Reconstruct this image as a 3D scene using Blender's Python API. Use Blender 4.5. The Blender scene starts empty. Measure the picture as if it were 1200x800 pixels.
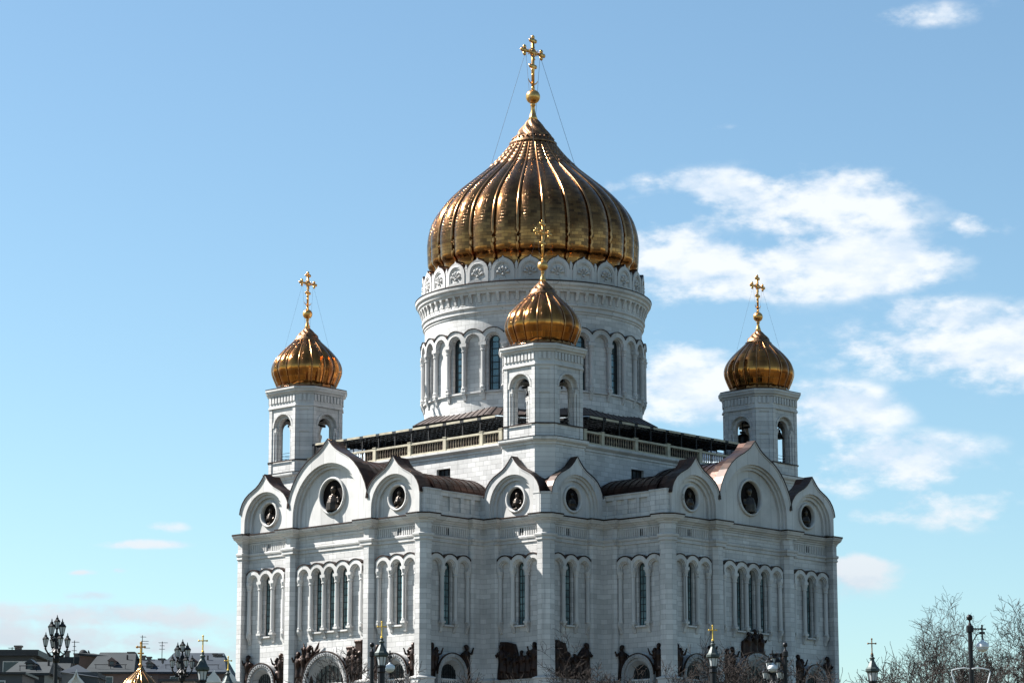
import bpy, bmesh, math, random
from math import sin, cos, pi, radians, sqrt, atan2, hypot
from mathutils import Vector, Matrix
from mathutils.geometry import tessellate_polygon

SC = bpy.context.scene
COL = SC.collection

# ------------------------------------------------------------------ camera
CAM_D, CAM_AZ, CAM_Z, PITCH, FPX, YAW = 371.81, 42.79, -4.1, 11.11, 3178.96, 0.46
cx, cy = CAM_D * cos(radians(CAM_AZ)), CAM_D * sin(radians(CAM_AZ))
cam = bpy.data.cameras.new('camera'); camo = bpy.data.objects.new('camera', cam); COL.objects.link(camo)
camo.location = (cx, cy, CAM_Z)
camo.rotation_euler = (radians(90 + PITCH), 0, radians(CAM_AZ + 180 + YAW - 90))
cam.sensor_width = 36; cam.lens = FPX / 1200 * 36
cam.clip_start = 1; cam.clip_end = 20000
SC.camera = camo

# ------------------------------------------------------------------ light
SUN = Vector((0.48, -1.0, 1.05)).normalized()          # towards the sun
sl = bpy.data.lights.new('sun', 'SUN'); so = bpy.data.objects.new('sun', sl); COL.objects.link(so)
sl.energy = 5.0; sl.angle = radians(0.5); sl.color = (1.0, 0.965, 0.90)
so.rotation_euler = SUN.to_track_quat('Z', 'Y').to_euler(); so.location = (0, -200, 300)
SC.view_settings.view_transform = 'Standard'; SC.view_settings.look = 'None'
SC.view_settings.exposure = 1.60; SC.view_settings.gamma = 1; SC.view_settings.use_curve_mapping = False
SC.render.resolution_x = 1024; SC.render.resolution_y = 682

W = bpy.data.worlds.new('World'); SC.world = W; W.use_nodes = True
nt = W.node_tree; N = nt.nodes; LK = nt.links
N.clear()
def nd(tree, typ, **kw):
    n = tree.nodes.new(typ)
    for k, v in kw.items(): setattr(n, k, v)
    return n
def mth(tree, op, a, b=None, c=None, clamp=False):
    n = tree.nodes.new('ShaderNodeMath'); n.operation = op; n.use_clamp = clamp
    for i, v in enumerate((a, b, c)):
        if v is None: continue
        if isinstance(v, (int, float)): n.inputs[i].default_value = v
        else: tree.links.new(v, n.inputs[i])
    return n.outputs[0]
out = nd(nt, 'ShaderNodeOutputWorld'); bg = nd(nt, 'ShaderNodeBackground'); bg.inputs[1].default_value = 0.051
sky = nd(nt, 'ShaderNodeTexSky', sky_type='NISHITA'); sky.sun_disc = False
sky.sun_elevation = math.asin(SUN.z); sky.sun_rotation = atan2(SUN.x, SUN.y)
sky.altitude = 150; sky.air_density = 1.0; sky.dust_density = 0.6; sky.ozone_density = 1.6
tc = nd(nt, 'ShaderNodeTexCoord'); sep = nd(nt, 'ShaderNodeSeparateXYZ'); LK.new(tc.outputs['Generated'], sep.inputs[0])
az = mth(nt, 'MULTIPLY', mth(nt, 'ARCTAN2', sep.outputs[1], sep.outputs[0]), 180 / pi)
az0 = CAM_AZ + 180 + YAW - 360                         # world azimuth the photograph looks along
daz = mth(nt, 'SUBTRACT', az0, az)                     # degrees to the right of it (azimuth falls to the right)
el = mth(nt, 'MULTIPLY', mth(nt, 'ARCSINE', sep.outputs[2]), 180 / pi)
mp = nd(nt, 'ShaderNodeMapping'); mp.inputs['Scale'].default_value = (1, 1, 2.1); LK.new(tc.outputs['Generated'], mp.inputs[0])
n1 = nd(nt, 'ShaderNodeTexNoise'); n1.inputs['Scale'].default_value = 22; n1.inputs['Detail'].default_value = 7
n1.inputs['Roughness'].default_value = 0.55; LK.new(mp.outputs[0], n1.inputs[0])
n2 = nd(nt, 'ShaderNodeTexNoise'); n2.inputs['Scale'].default_value = 75; n2.inputs['Detail'].default_value = 6
n2.inputs['Roughness'].default_value = 0.6; LK.new(mp.outputs[0], n2.inputs[0])
n3 = nd(nt, 'ShaderNodeTexNoise'); n3.inputs['Scale'].default_value = 3.0; n3.inputs['Detail'].default_value = 6; LK.new(mp.outputs[0], n3.inputs[0])
wob = mth(nt, 'MULTIPLY_ADD', n2.outputs[0], 0.9, -0.45)
wob2 = mth(nt, 'MULTIPLY_ADD', n1.outputs[0], 3.2, -1.6)
def pdir(px, py):                                       # pixel of the 1200x800 photo -> (daz, el) in degrees
    t = radians(PITCH); x = (px - 600) / FPX; y = (400 - py) / FPX
    fx_, fz_ = cos(t) - y * sin(t), sin(t) + y * cos(t)
    return math.degrees(atan2(x, fx_)), math.degrees(atan2(fz_, hypot(fx_, x)))
# fair-weather cloud banks, each an ellipse on the sky: px, py, half width, half height, weight
BANKS = [(835, 222, 105, 22, .8), (940, 232, 130, 30, 1.0), (800, 300, 95, 48, 1.0), (930, 262, 170, 30, .6), (985, 308, 125, 32, 1.1), (880, 320, 130, 34, .9),
         (1120, 405, 140, 32, 1.0), (1100, 378, 70, 28, .9), (1165, 253, 60, 16, .42), (1190, 410, 90, 45, .9), (1150, 268, 50, 14, .5),
         (800, 450, 90, 55, 1.05), (890, 475, 110, 26, .6), (975, 482, 75, 30, 1.0), (850, 415, 110, 22, .6),
         (1070, 545, 110, 30, 1.0), (985, 566, 80, 24, .68), (1130, 590, 110, 30, .7), (1060, 603, 110, 14, .5),
         (1015, 668, 55, 20, .9), (960, 690, 90, 30, .5), (1095, 18, 80, 17, .46), (850, 148, 20, 6, .33), (1160, 6, 40, 9, .35),
         (197, 617, 28, 7, .6), (170, 637, 52, 6, .6), (95, 670, 20, 4, .45), (100, 698, 36, 6, .6), (140, 668, 14, 4, .35),
         (100, 720, 130, 14, .72), (215, 722, 70, 18, .75), (140, 752, 170, 20, .66), (20, 745, 80, 22, .62), (250, 768, 90, 26, .7), (60, 780, 120, 18, .55),
         (1040, 740, 90, 10, .3), (1120, 790, 90, 16, .3)]
dens = None
for (px, py, hw, hh, wt) in BANKS:
    a0, e0 = pdir(px, py); sa = math.degrees(hw / FPX); se = math.degrees(hh / FPX)
    dx = mth(nt, 'DIVIDE', mth(nt, 'SUBTRACT', mth(nt, 'ADD', daz, wob), a0), sa * 1.15)
    # flat bases, billowing tops
    ee = mth(nt, 'SUBTRACT', el, e0)
    dy = mth(nt, 'DIVIDE', ee, se * 1.2)
    r2 = mth(nt, 'ADD', mth(nt, 'MULTIPLY', dx, dx), mth(nt, 'MULTIPLY', dy, dy))
    g = mth(nt, 'MULTIPLY', mth(nt, 'EXPONENT', mth(nt, 'MULTIPLY', r2, -1.0)), wt)
    dens = g if dens is None else mth(nt, 'SMOOTH_MAX', dens, g, 0.12)
dens = mth(nt, 'MINIMUM', dens, 1.15)
# clouds elsewhere round the sky
far = mth(nt, 'MULTIPLY', mth(nt, 'GREATER_THAN', mth(nt, 'ABSOLUTE', daz), 14.0), mth(nt, 'MULTIPLY_ADD', n3.outputs[0], 3.0, -1.35, True))
dens = mth(nt, 'MAXIMUM', dens, mth(nt, 'MULTIPLY', far, 0.45))
tex = mth(nt, 'ADD', mth(nt, 'MULTIPLY', n1.outputs[0], 1.45), mth(nt, 'MULTIPLY', n2.outputs[0], 0.55))   # about 1.0 on average
cl = mth(nt, 'ADD', mth(nt, 'MULTIPLY', dens, 0.95), mth(nt, 'MULTIPLY', mth(nt, 'MULTIPLY_ADD', tex, 1.7, -1.7), mth(nt, 'MULTIPLY', dens, 2.2, None, True)))
mr = nd(nt, 'ShaderNodeMapRange'); mr.interpolation_type = 'SMOOTHSTEP'
mr.inputs[1].default_value = 0.25; mr.inputs[2].default_value = 0.88; mr.inputs[3].default_value = 0; mr.inputs[4].default_value = 0.9
LK.new(cl, mr.inputs[0])
gate = mth(nt, 'MULTIPLY', mr.outputs[0], mth(nt, 'MULTIPLY', dens, 3.0, None, True))
shd = nd(nt, 'ShaderNodeMix', data_type='RGBA')        # cloud body: bright tops, greyer bellies, by noise
shd.inputs['A'].default_value = (5.0, 5.7, 6.5, 1); shd.inputs['B'].default_value = (6.6, 6.8, 7.0, 1)
mpb = nd(nt, 'ShaderNodeMapping'); mpb.inputs['Scale'].default_value = (1, 1, 2.1); mpb.inputs['Location'].default_value = (0, 0, 0.012); LK.new(tc.outputs['Generated'], mpb.inputs[0])
n1b = nd(nt, 'ShaderNodeTexNoise'); n1b.inputs['Scale'].default_value = 22; n1b.inputs['Detail'].default_value = 5; n1b.inputs['Roughness'].default_value = 0.55; LK.new(mpb.outputs[0], n1b.inputs[0])
relief_ = mth(nt, 'MULTIPLY_ADD', mth(nt, 'SUBTRACT', n1.outputs[0], n1b.outputs[0]), 7.0, 0.15)
LK.new(mth(nt, 'ADD', relief_, mth(nt, 'MULTIPLY_ADD', n2.outputs[0], 1.4, -0.25), None, True), shd.inputs['Factor'])
# low sky: clouds near the horizon are pinker and dimmer
low = nd(nt, 'ShaderNodeMapRange'); low.inputs[1].default_value = 4.0; low.inputs[2].default_value = 8.5; LK.new(el, low.inputs[0])
lowc = nd(nt, 'ShaderNodeMix', data_type='RGBA'); lowc.inputs['A'].default_value = (4.1, 4.5, 5.0, 1); LK.new(shd.outputs['Result'], lowc.inputs['B']); LK.new(low.outputs[0], lowc.inputs['Factor'])
tint = nd(nt, 'ShaderNodeMix', data_type='RGBA'); tint.blend_type = 'MULTIPLY'; tint.inputs['Factor'].default_value = 1
tint.inputs['B'].default_value = (0.92, 1.07, 1.045, 1); LK.new(sky.outputs[0], tint.inputs['A'])
mx = nd(nt, 'ShaderNodeMix', data_type='RGBA'); LK.new(tint.outputs['Result'], mx.inputs['A']); LK.new(lowc.outputs['Result'], mx.inputs['B'])
LK.new(gate, mx.inputs['Factor']); LK.new(mx.outputs['Result'], bg.inputs[0]); LK.new(bg.outputs[0], out.inputs[0])

# camera basis, used only to work out where things stand from where the photo shows them
_A = radians(CAM_AZ + 180 + YAW); _T = radians(PITCH)
CF = Vector((cos(_A) * cos(_T), sin(_A) * cos(_T), sin(_T))); CR = CF.cross(Vector((0, 0, 1))).normalized(); CU = CR.cross(CF)
CC = Vector((cx, cy, CAM_Z))
def at(px, py, D):
    """world point seen at photo pixel px,py at horizontal distance D"""
    d = CF + CR * ((px - 600) / FPX) - CU * ((py - 400) / FPX)
    return CC + d * (D / hypot(d.x, d.y))

# ------------------------------------------------------------------ materials
MATS = {}
def pmat(name, color, rough=0.8, metal=0.0, spec=0.3):
    m = bpy.data.materials.new(name); m.use_nodes = True; t = m.node_tree
    b = t.nodes['Principled BSDF']; b.inputs['Base Color'].default_value = (*color, 1)
    b.inputs['Roughness'].default_value = rough; b.inputs['Metallic'].default_value = metal
    b.inputs['Specular IOR Level'].default_value = spec
    MATS[name] = m; return m, t, b
def noisy(name, c1, c2, scale=1.0, rough=0.8, metal=0.0, spec=0.3, bump=0.0, bscale=None, detail=6, stretch=(1, 1, 1)):
    m, t, b = pmat(name, c1, rough, metal, spec)
    co = nd(t, 'ShaderNodeTexCoord'); mpn = nd(t, 'ShaderNodeMapping'); mpn.inputs['Scale'].default_value = stretch
    t.links.new(co.outputs['Object'], mpn.inputs[0])
    n = nd(t, 'ShaderNodeTexNoise'); n.inputs['Scale'].default_value = scale; n.inputs['Detail'].default_value = detail
    t.links.new(mpn.outputs[0], n.inputs[0])
    r = nd(t, 'ShaderNodeMapRange'); r.inputs[1].default_value = 0.3; r.inputs[2].default_value = 0.7; t.links.new(n.outputs[0], r.inputs[0])
    x = nd(t, 'ShaderNodeMix', data_type='RGBA'); x.inputs['A'].default_value = (*c1, 1); x.inputs['B'].default_value = (*c2, 1)
    t.links.new(r.outputs[0], x.inputs['Factor']); t.links.new(x.outputs['Result'], b.inputs['Base Color'])
    if bump:
        nb = nd(t, 'ShaderNodeTexNoise'); nb.inputs['Scale'].default_value = bscale or scale * 3; nb.inputs['Detail'].default_value = 5
        t.links.new(mpn.outputs[0], nb.inputs[0])
        bp = nd(t, 'ShaderNodeBump'); bp.inputs['Strength'].default_value = bump; bp.inputs['Distance'].default_value = 0.1
        t.links.new(nb.outputs[0], bp.inputs['Height']); t.links.new(bp.outputs[0], b.inputs['Normal'])
    return m
def stone(name, round_r=None, base=(0.60, 0.588, 0.578), dark=(0.33, 0.325, 0.325), bw=1.45, bh=0.62):
    """marble blocks: horizontal coordinate is x+y on flat walls, arc length on the drum"""
    m, t, b = pmat(name, base, 0.62, 0, 0.35); L = t.links
    co = nd(t, 'ShaderNodeTexCoord'); s = nd(t, 'ShaderNodeSeparateXYZ'); L.new(co.outputs['Object'], s.inputs[0])
    if round_r: h = mth(t, 'MULTIPLY', mth(t, 'ARCTAN2', s.outputs[1], s.outputs[0]), round_r)
    else: h = mth(t, 'ADD', s.outputs[0], s.outputs[1])
    cb = nd(t, 'ShaderNodeCombineXYZ'); L.new(h, cb.inputs[0]); L.new(s.outputs[2], cb.inputs[1])
    br = nd(t, 'ShaderNodeTexBrick'); br.inputs['Scale'].default_value = 1; br.inputs['Brick Width'].default_value = bw; br.inputs['Row Height'].default_value = bh
    br.inputs['Mortar Size'].default_value = 0.024; br.inputs['Mortar Smooth'].default_value = 0.3; br.inputs['Bias'].default_value = -0.15
    br.inputs['Color1'].default_value = (*base, 1); br.inputs['Color2'].default_value = tuple(q * 0.73 for q in base) + (1,)
    br.inputs['Mortar'].default_value = tuple(q * 0.5 for q in base) + (1,)
    L.new(cb.outputs[0], br.inputs['Vector'])
    n = nd(t, 'ShaderNodeTexNoise'); n.inputs['Scale'].default_value = 0.16; n.inputs['Detail'].default_value = 9; n.inputs['Roughness'].default_value = 0.62
    L.new(co.outputs['Object'], n.inputs[0])
    r = nd(t, 'ShaderNodeMapRange'); r.inputs[1].default_value = 0.36; r.inputs[2].default_value = 0.72; r.inputs[4].default_value = 0.75; L.new(n.outputs[0], r.inputs[0])
    # rain streaks: noise stretched along z
    mpn = nd(t, 'ShaderNodeMapping'); mpn.inputs['Scale'].default_value = (1.9, 1.9, 0.09); L.new(co.outputs['Object'], mpn.inputs[0])
    n2_ = nd(t, 'ShaderNodeTexNoise'); n2_.inputs['Scale'].default_value = 1.0; n2_.inputs['Detail'].default_value = 5; L.new(mpn.outputs[0], n2_.inputs[0])
    r2_ = nd(t, 'ShaderNodeMapRange'); r2_.inputs[1].default_value = 0.52; r2_.inputs[2].default_value = 0.78; r2_.inputs[4].default_value = 0.85; L.new(n2_.outputs[0], r2_.inputs[0])
    n4 = nd(t, 'ShaderNodeTexNoise'); n4.inputs['Scale'].default_value = 1.3; n4.inputs['Detail'].default_value = 8; n4.inputs['Roughness'].default_value = 0.7; L.new(co.outputs['Object'], n4.inputs[0])
    r4 = nd(t, 'ShaderNodeMapRange'); r4.inputs[1].default_value = 0.5; r4.inputs[2].default_value = 0.78; r4.inputs[4].default_value = 0.45; L.new(n4.outputs[0], r4.inputs[0])
    f = mth(t, 'MAXIMUM', mth(t, 'MAXIMUM', r.outputs[0], r2_.outputs[0]), r4.outputs[0])
    x = nd(t, 'ShaderNodeMix', data_type='RGBA'); x.blend_type = 'MULTIPLY'
    x.inputs['B'].default_value = tuple(d / q for d, q in zip(dark, base)) + (1,)
    L.new(br.outputs['Color'], x.inputs['A']); L.new(f, x.inputs['Factor']); L.new(x.outputs['Result'], b.inputs['Base Color'])
    bp = nd(t, 'ShaderNodeBump'); bp.inputs['Strength'].default_value = 0.5; bp.inputs['Distance'].default_value = 0.03; bp.invert = True
    L.new(br.outputs['Fac'], bp.inputs['Height']); L.new(bp.outputs[0], b.inputs['Normal'])
    return m
stone('wall_stone'); stone('drum_stone', 15.2)
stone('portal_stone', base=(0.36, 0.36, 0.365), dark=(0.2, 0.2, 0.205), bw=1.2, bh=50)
stone('trim_stone', base=(0.585, 0.573, 0.562), dark=(0.31, 0.305, 0.305), bw=2.3, bh=50)
def gold(name, tint_a, tint_b, tile_u, tile_v, rough=0.2, tilt=0.03):
    """gilded sheets in courses, each sheet tilted a little differently; uses the UVs the dome is built with (metres)"""
    m, t, b = pmat(name, tint_a, rough, 1.0, 0.5); L = t.links
    uv = nd(t, 'ShaderNodeUVMap'); uv.uv_map = 'UVMap'
    br = nd(t, 'ShaderNodeTexBrick'); br.inputs['Scale'].default_value = 1; br.inputs['Brick Width'].default_value = tile_u; br.inputs['Row Height'].default_value = tile_v
    br.inputs['Mortar Size'].default_value = 0.02; br.inputs['Mortar Smooth'].default_value = 0.2
    br.inputs['Color1'].default_value = (0, 0, 0, 1); br.inputs['Color2'].default_value = (1, 1, 1, 1); br.inputs['Mortar'].default_value = (0.5, 0.5, 0.5, 1)
    L.new(uv.outputs[0], br.inputs['Vector'])
    x = nd(t, 'ShaderNodeMix', data_type='RGBA'); x.inputs['A'].default_value = (*tint_a, 1); x.inputs['B'].default_value = (*tint_b, 1)
    L.new(br.outputs['Color'], x.inputs['Factor'])
    n = nd(t, 'ShaderNodeTexNoise'); n.inputs['Scale'].default_value = 0.35; n.inputs['Detail'].default_value = 5; co = nd(t, 'ShaderNodeTexCoord'); L.new(co.outputs['Object'], n.inputs[0])
    x2 = nd(t, 'ShaderNodeMix', data_type='RGBA'); x2.blend_type = 'MULTIPLY'; x2.inputs['B'].default_value = (0.62, 0.55, 0.5, 1)
    rr = nd(t, 'ShaderNodeMapRange'); rr.inputs[1].default_value = 0.42; rr.inputs[2].default_value = 0.66; L.new(n.outputs[0], rr.inputs[0])
    L.new(rr.outputs[0], x2.inputs['Factor']); L.new(x.outputs['Result'], x2.inputs['A'])
    x3 = nd(t, 'ShaderNodeMix', data_type='RGBA'); x3.inputs['B'].default_value = (0.10, 0.055, 0.03, 1)
    L.new(mth(t, 'MULTIPLY', br.outputs['Fac'], 0.75), x3.inputs['Factor']); L.new(x2.outputs['Result'], x3.inputs['A']); L.new(x3.outputs['Result'], b.inputs['Base Color'])
    rg = nd(t, 'ShaderNodeMapRange'); rg.inputs[3].default_value = rough * 0.7; rg.inputs[4].default_value = rough * 1.6; L.new(br.outputs['Color'], rg.inputs[0]); L.new(rg.outputs[0], b.inputs['Roughness'])
    # per-sheet tilt
    wn = nd(t, 'ShaderNodeTexWhiteNoise'); wn.noise_dimensions = '2D'
    fl = nd(t, 'ShaderNodeVectorMath', operation='FLOOR'); dv = nd(t, 'ShaderNodeVectorMath', operation='DIVIDE'); dv.inputs[1].default_value = (tile_u * .5, tile_v, 1)
    L.new(uv.outputs[0], dv.inputs[0]); L.new(dv.outputs[0], fl.inputs[0]); L.new(fl.outputs[0], wn.inputs['Vector'])
    sb = nd(t, 'ShaderNodeVectorMath', operation='SUBTRACT'); sb.inputs[1].default_value = (.5, .5, .5); L.new(wn.outputs['Color'], sb.inputs[0])
    sc_ = nd(t, 'ShaderNodeVectorMath', operation='SCALE'); sc_.inputs['Scale'].default_value = tilt * .7; L.new(sb.outputs[0], sc_.inputs[0])
    bp = nd(t, 'ShaderNodeBump'); bp.inputs['Strength'].default_value = 0.35; bp.inputs['Distance'].default_value = 0.03; bp.invert = True; L.new(br.outputs['Fac'], bp.inputs['Height'])
    ad = nd(t, 'ShaderNodeVectorMath', operation='ADD'); L.new(bp.outputs[0], ad.inputs[0]); L.new(sc_.outputs[0], ad.inputs[1])
    nm = nd(t, 'ShaderNodeVectorMath', operation='NORMALIZE'); L.new(ad.outputs[0], nm.inputs[0]); L.new(nm.outputs[0], b.inputs['Normal'])
    return m
gold('dome_gold', (0.42, 0.19, 0.062), (0.14, 0.07, 0.031), 0.9, 0.46, 0.17)
gold('cupola_gold', (0.52, 0.215, 0.052), (0.24, 0.095, 0.032), 1.0, 0.8, 0.15, 0.045)
noisy('rib_gold', (0.50, 0.25, 0.10), (0.24, 0.115, 0.05), 0.8, 0.24, 1.0)
noisy('cross_gold', (0.82, 0.45, 0.14), (0.50, 0.26, 0.09), 2.0, 0.3, 1.0)
noisy('lantern_cross_gold', (0.75, 0.50, 0.10), (0.65, 0.42, 0.08), 2.0, 0.45, 0.6)
noisy('bronze_ornament', (0.27, 0.15, 0.075), (0.12, 0.065, 0.038), 1.4, 0.46, 1.0, bump=0.5, bscale=4)
noisy('copper_roof', (0.055, 0.024, 0.016), (0.015, 0.009, 0.008), 0.5, 0.38, 0.75, bump=0.25, bscale=1.5)
noisy('copper_flashing', (0.045, 0.022, 0.016), (0.014, 0.009, 0.008), 0.8, 0.45, 0.5)
noisy('dark_tile', (0.10, 0.075, 0.065), (0.05, 0.04, 0.04), 0.7, 0.5, 0.2)
noisy('relief_bronze', (0.036, 0.017, 0.012), (0.010, 0.006, 0.005), 0.9, 0.42, 0.5, bump=0.3, bscale=5)
noisy('medallion_bronze', (0.07, 0.055, 0.045), (0.012, 0.010, 0.009), 1.2, 0.33, 0.7, bump=0.3, bscale=6)
pmat('medallion_dark', (0.008, 0.006, 0.006), 0.8, 0.0, 0.1)
noisy('drum_glass', (0.13, 0.20, 0.22), (0.04, 0.065, 0.08), 0.55, 0.12, 0.5, 0.8, bump=0.06, bscale=1.2, detail=3)
noisy('window_glass', (0.34, 0.50, 0.52), (0.12, 0.20, 0.22), 0.55, 0.12, 0.5, 0.8, bump=0.06, bscale=1.2, detail=3)
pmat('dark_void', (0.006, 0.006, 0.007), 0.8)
pmat('mullion', (0.02, 0.022, 0.024), 0.5)
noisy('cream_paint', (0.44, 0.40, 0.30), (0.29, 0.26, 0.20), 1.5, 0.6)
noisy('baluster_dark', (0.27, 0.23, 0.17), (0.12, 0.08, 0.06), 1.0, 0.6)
pmat('iron', (0.016, 0.016, 0.018), 0.45, 0.5)
pmat('canopy_black', (0.012, 0.012, 0.014), 0.6)
noisy('canopy_panel', (0.10, 0.105, 0.11), (0.05, 0.05, 0.055), 0.6, 0.35, 0.0, stretch=(1, 1, 1))
m_, t_, b_ = MATS['canopy_panel'], MATS['canopy_panel'].node_tree, MATS['canopy_panel'].node_tree.nodes['Principled BSDF']
tr_ = nd(t_, 'ShaderNodeBsdfTranslucent'); tr_.inputs[0].default_value = (0.62, 0.68, 0.72, 1); ad_ = nd(t_, 'ShaderNodeAddShader')
t_.links.new(b_.outputs[0], ad_.inputs[0]); t_.links.new(tr_.outputs[0], ad_.inputs[1]); t_.links.new(ad_.outputs[0], t_.nodes['Material Output'].inputs[0])
noisy('bell_bronze', (0.05, 0.04, 0.03), (0.02, 0.018, 0.015), 1.5, 0.4, 0.8)
# ------------------------------------------------------------------ mesh helpers
WL = {}
class MB:
    def __init__(s): s.v = []; s.f = []; s.m = []; s.uv = {}
    def quadpts(s, pts, mi=0):
        i = len(s.v); s.v += [tuple(p) for p in pts]; s.f.append(tuple(range(i, i + len(pts)))); s.m.append(mi)
    def box(s, a, b, T=None, mi=0):
        (x0, y0, z0), (x1, y1, z1) = a, b; i = len(s.v)
        P = [(x0, y0, z0), (x1, y0, z0), (x1, y1, z0), (x0, y1, z0), (x0, y0, z1), (x1, y0, z1), (x1, y1, z1), (x0, y1, z1)]
        s.v += [tuple(T(*p)) if T else p for p in P]
        for q in ((0, 3, 2, 1), (4, 5, 6, 7), (0, 1, 5, 4), (1, 2, 6, 5), (2, 3, 7, 6), (3, 0, 4, 7)):
            s.f.append(tuple(i + k for k in q)); s.m.append(mi)
    def prism(s, T, loops, d0, d1, caps=(True, True), mi=0):
        """loops of (s,z); extruded from depth d0 to d1"""
        flat = [p for l in loops for p in l]; i = len(s.v); n = len(flat)
        s.v += [tuple(T(p[0], d0, p[1])) for p in flat] + [tuple(T(p[0], d1, p[1])) for p in flat]
        if any(caps):
            tr = tessellate_polygon([[Vector((p[0], p[1], 0)) for p in l] for l in loops])
            for a, b, c in tr:
                if caps[0]: s.f.append((i + a, i + b, i + c)); s.m.append(mi)
                if caps[1]: s.f.append((i + n + a, i + n + c, i + n + b)); s.m.append(mi)
        k = 0
        for l in loops:
            m = len(l)
            for j in range(m):
                a, b = k + j, k + (j + 1) % m
                s.f.append((i + a, i + b, i + n + b, i + n + a)); s.m.append(mi)
            k += m
    def tube(s, pts, rad, n=8, cap=True, mi=0):
        pts = [Vector(p) for p in pts]; rings = []
        if isinstance(rad, (int, float)): rad = [rad] * len(pts)
        ref = Vector((0, 0, 1))
        for k, p in enumerate(pts):
            d = (pts[min(k + 1, len(pts) - 1)] - pts[max(k - 1, 0)]).normalized()
            a = d.cross(ref)
            if a.length < 0.05: a = d.cross(Vector((1, 0, 0)))
            a.normalize(); b = d.cross(a); i = len(s.v)
            s.v += [tuple(p + (a * cos(2 * pi * q / n) + b * sin(2 * pi * q / n)) * rad[k]) for q in range(n)]
            rings.append(i)
        for r0, r1 in zip(rings, rings[1:]):
            for q in range(n):
                s.f.append((r0 + q, r0 + (q + 1) % n, r1 + (q + 1) % n, r1 + q)); s.m.append(mi)
        if cap:
            s.f.append(tuple(rings[0] + q for q in range(n))[::-1]); s.f.append(tuple(rings[-1] + q for q in range(n))); s.m += [mi, mi]
    def lathe(s, c, prof, n=16, mi=0, a0=0.0, cap=True, sy=1.0):
        """prof of (r,z) relative to c"""
        rings = []
        for r, z in prof:
            i = len(s.v); rings.append(i)
            s.v += [(c[0] + r * cos(a0 + 2 * pi * q / n), c[1] + sy * r * sin(a0 + 2 * pi * q / n), c[2] + z) for q in range(n)]
        for r0, r1 in zip(rings, rings[1:]):
            for q in range(n):
                s.f.append((r0 + q, r0 + (q + 1) % n, r1 + (q + 1) % n, r1 + q)); s.m.append(mi)
        if cap:
            s.f.append(tuple(rings[0] + q for q in range(n))[::-1]); s.f.append(tuple(rings[-1] + q for q in range(n))); s.m += [mi, mi]
    def ball(s, c, r, n=12, m=8, sc=(1, 1, 1), mi=0, rot=None):
        rings = []
        for j in range(m + 1):
            t = pi * j / m; i = len(s.v); rings.append(i)
            for q in range(n):
                a = 2 * pi * q / n; p = Vector((r * sc[0] * sin(t) * cos(a), r * sc[1] * sin(t) * sin(a), r * sc[2] * cos(t)))
                if rot: p = rot @ p
                s.v.append((c[0] + p.x, c[1] + p.y, c[2] + p.z))
        for r0, r1 in zip(rings, rings[1:]):
            for q in range(n): s.f.append((r0 + q, r0 + (q + 1) % n, r1 + (q + 1) % n, r1 + q)); s.m.append(mi)
    def sweep(s, path, prof, mi=0, closed=True):
        """profile of (outward offset, z) swept round a ccw plan path of (x,y), mitred"""
        n = len(path); mit = []
        for k in range(n):
            if closed or 0 < k < n - 1:
                p0, p1, p2 = (Vector(path[(k - 1) % n]), Vector(path[k]), Vector(path[(k + 1) % n]))
                d0 = (p1 - p0).normalized(); d1 = (p2 - p1).normalized()
            elif k == 0: d0 = d1 = (Vector(path[1]) - Vector(path[0])).normalized()
            else: d0 = d1 = (Vector(path[-1]) - Vector(path[-2])).normalized()
            n0 = Vector((d0.y, -d0.x)); n1_ = Vector((d1.y, -d1.x)); h = n0 + n1_; h.normalize()
            mit.append(h / max(0.3, h.dot(n0)))
        i = len(s.v); m = len(prof)
        for k in range(n):
            for (o, z) in prof: s.v.append((path[k][0] + mit[k].x * o, path[k][1] + mit[k].y * o, z))
        for k in range(n if closed else n - 1):
            k2 = (k + 1) % n
            for j in range(m - 1):
                s.f.append((i + k * m + j, i + k2 * m + j, i + k2 * m + j + 1, i + k * m + j + 1)); s.m.append(mi)
        return s
    def build(s, name, mats, parent=None, smooth=False, label=None, remesh=None, recalc=True, deci=None):
        if not isinstance(mats, (list, tuple)): mats = [mats]
        o0 = WL.get(parent, Vector((0, 0, 0))) if parent else (s.origin if hasattr(s, 'origin') else Vector((0, 0, 0)))
        me = bpy.data.meshes.new(name)
        me.from_pydata([(a - o0[0], b - o0[1], c - o0[2]) for a, b, c in s.v], [], s.f)
        for m in mats: me.materials.append(MATS[m])
        if len(mats) > 1: me.polygons.foreach_set('material_index', s.m)
        if recalc and not s.uv:
            bm = bmesh.new(); bm.from_mesh(me); bmesh.ops.recalc_face_normals(bm, faces=bm.faces); bm.to_mesh(me); bm.free()
        if s.uv:
            ul = me.uv_layers.new(name='UVMap')
            for p in me.polygons:
                for li in p.loop_indices: ul.data[li].uv = s.uv[(p.index, me.loops[li].vertex_index)] if (p.index, me.loops[li].vertex_index) in s.uv else (0, 0)
        ob = bpy.data.objects.new(name, me)
        if remesh:
            COL.objects.link(ob); md = ob.modifiers.new('r', 'REMESH'); md.mode = 'VOXEL'; md.voxel_size = remesh; md.use_smooth_shade = True
            dg = bpy.context.evaluated_depsgraph_get(); me2 = bpy.data.meshes.new_from_object(ob.evaluated_get(dg))
            ob.modifiers.clear(); ob.data = me2; me2.name = name
            if not me2.materials: me2.materials.append(MATS[mats[0]])
            me = me2; smooth = True
        else: COL.objects.link(ob)
        if smooth: me.polygons.foreach_set('use_smooth', [True] * len(me.polygons))
        if parent is not None:
            ob.parent = parent; WL[ob] = o0.copy()
        else:
            ob.location = o0; WL[ob] = Vector(o0)
        if label: ob['label'] = label
        return ob
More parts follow.
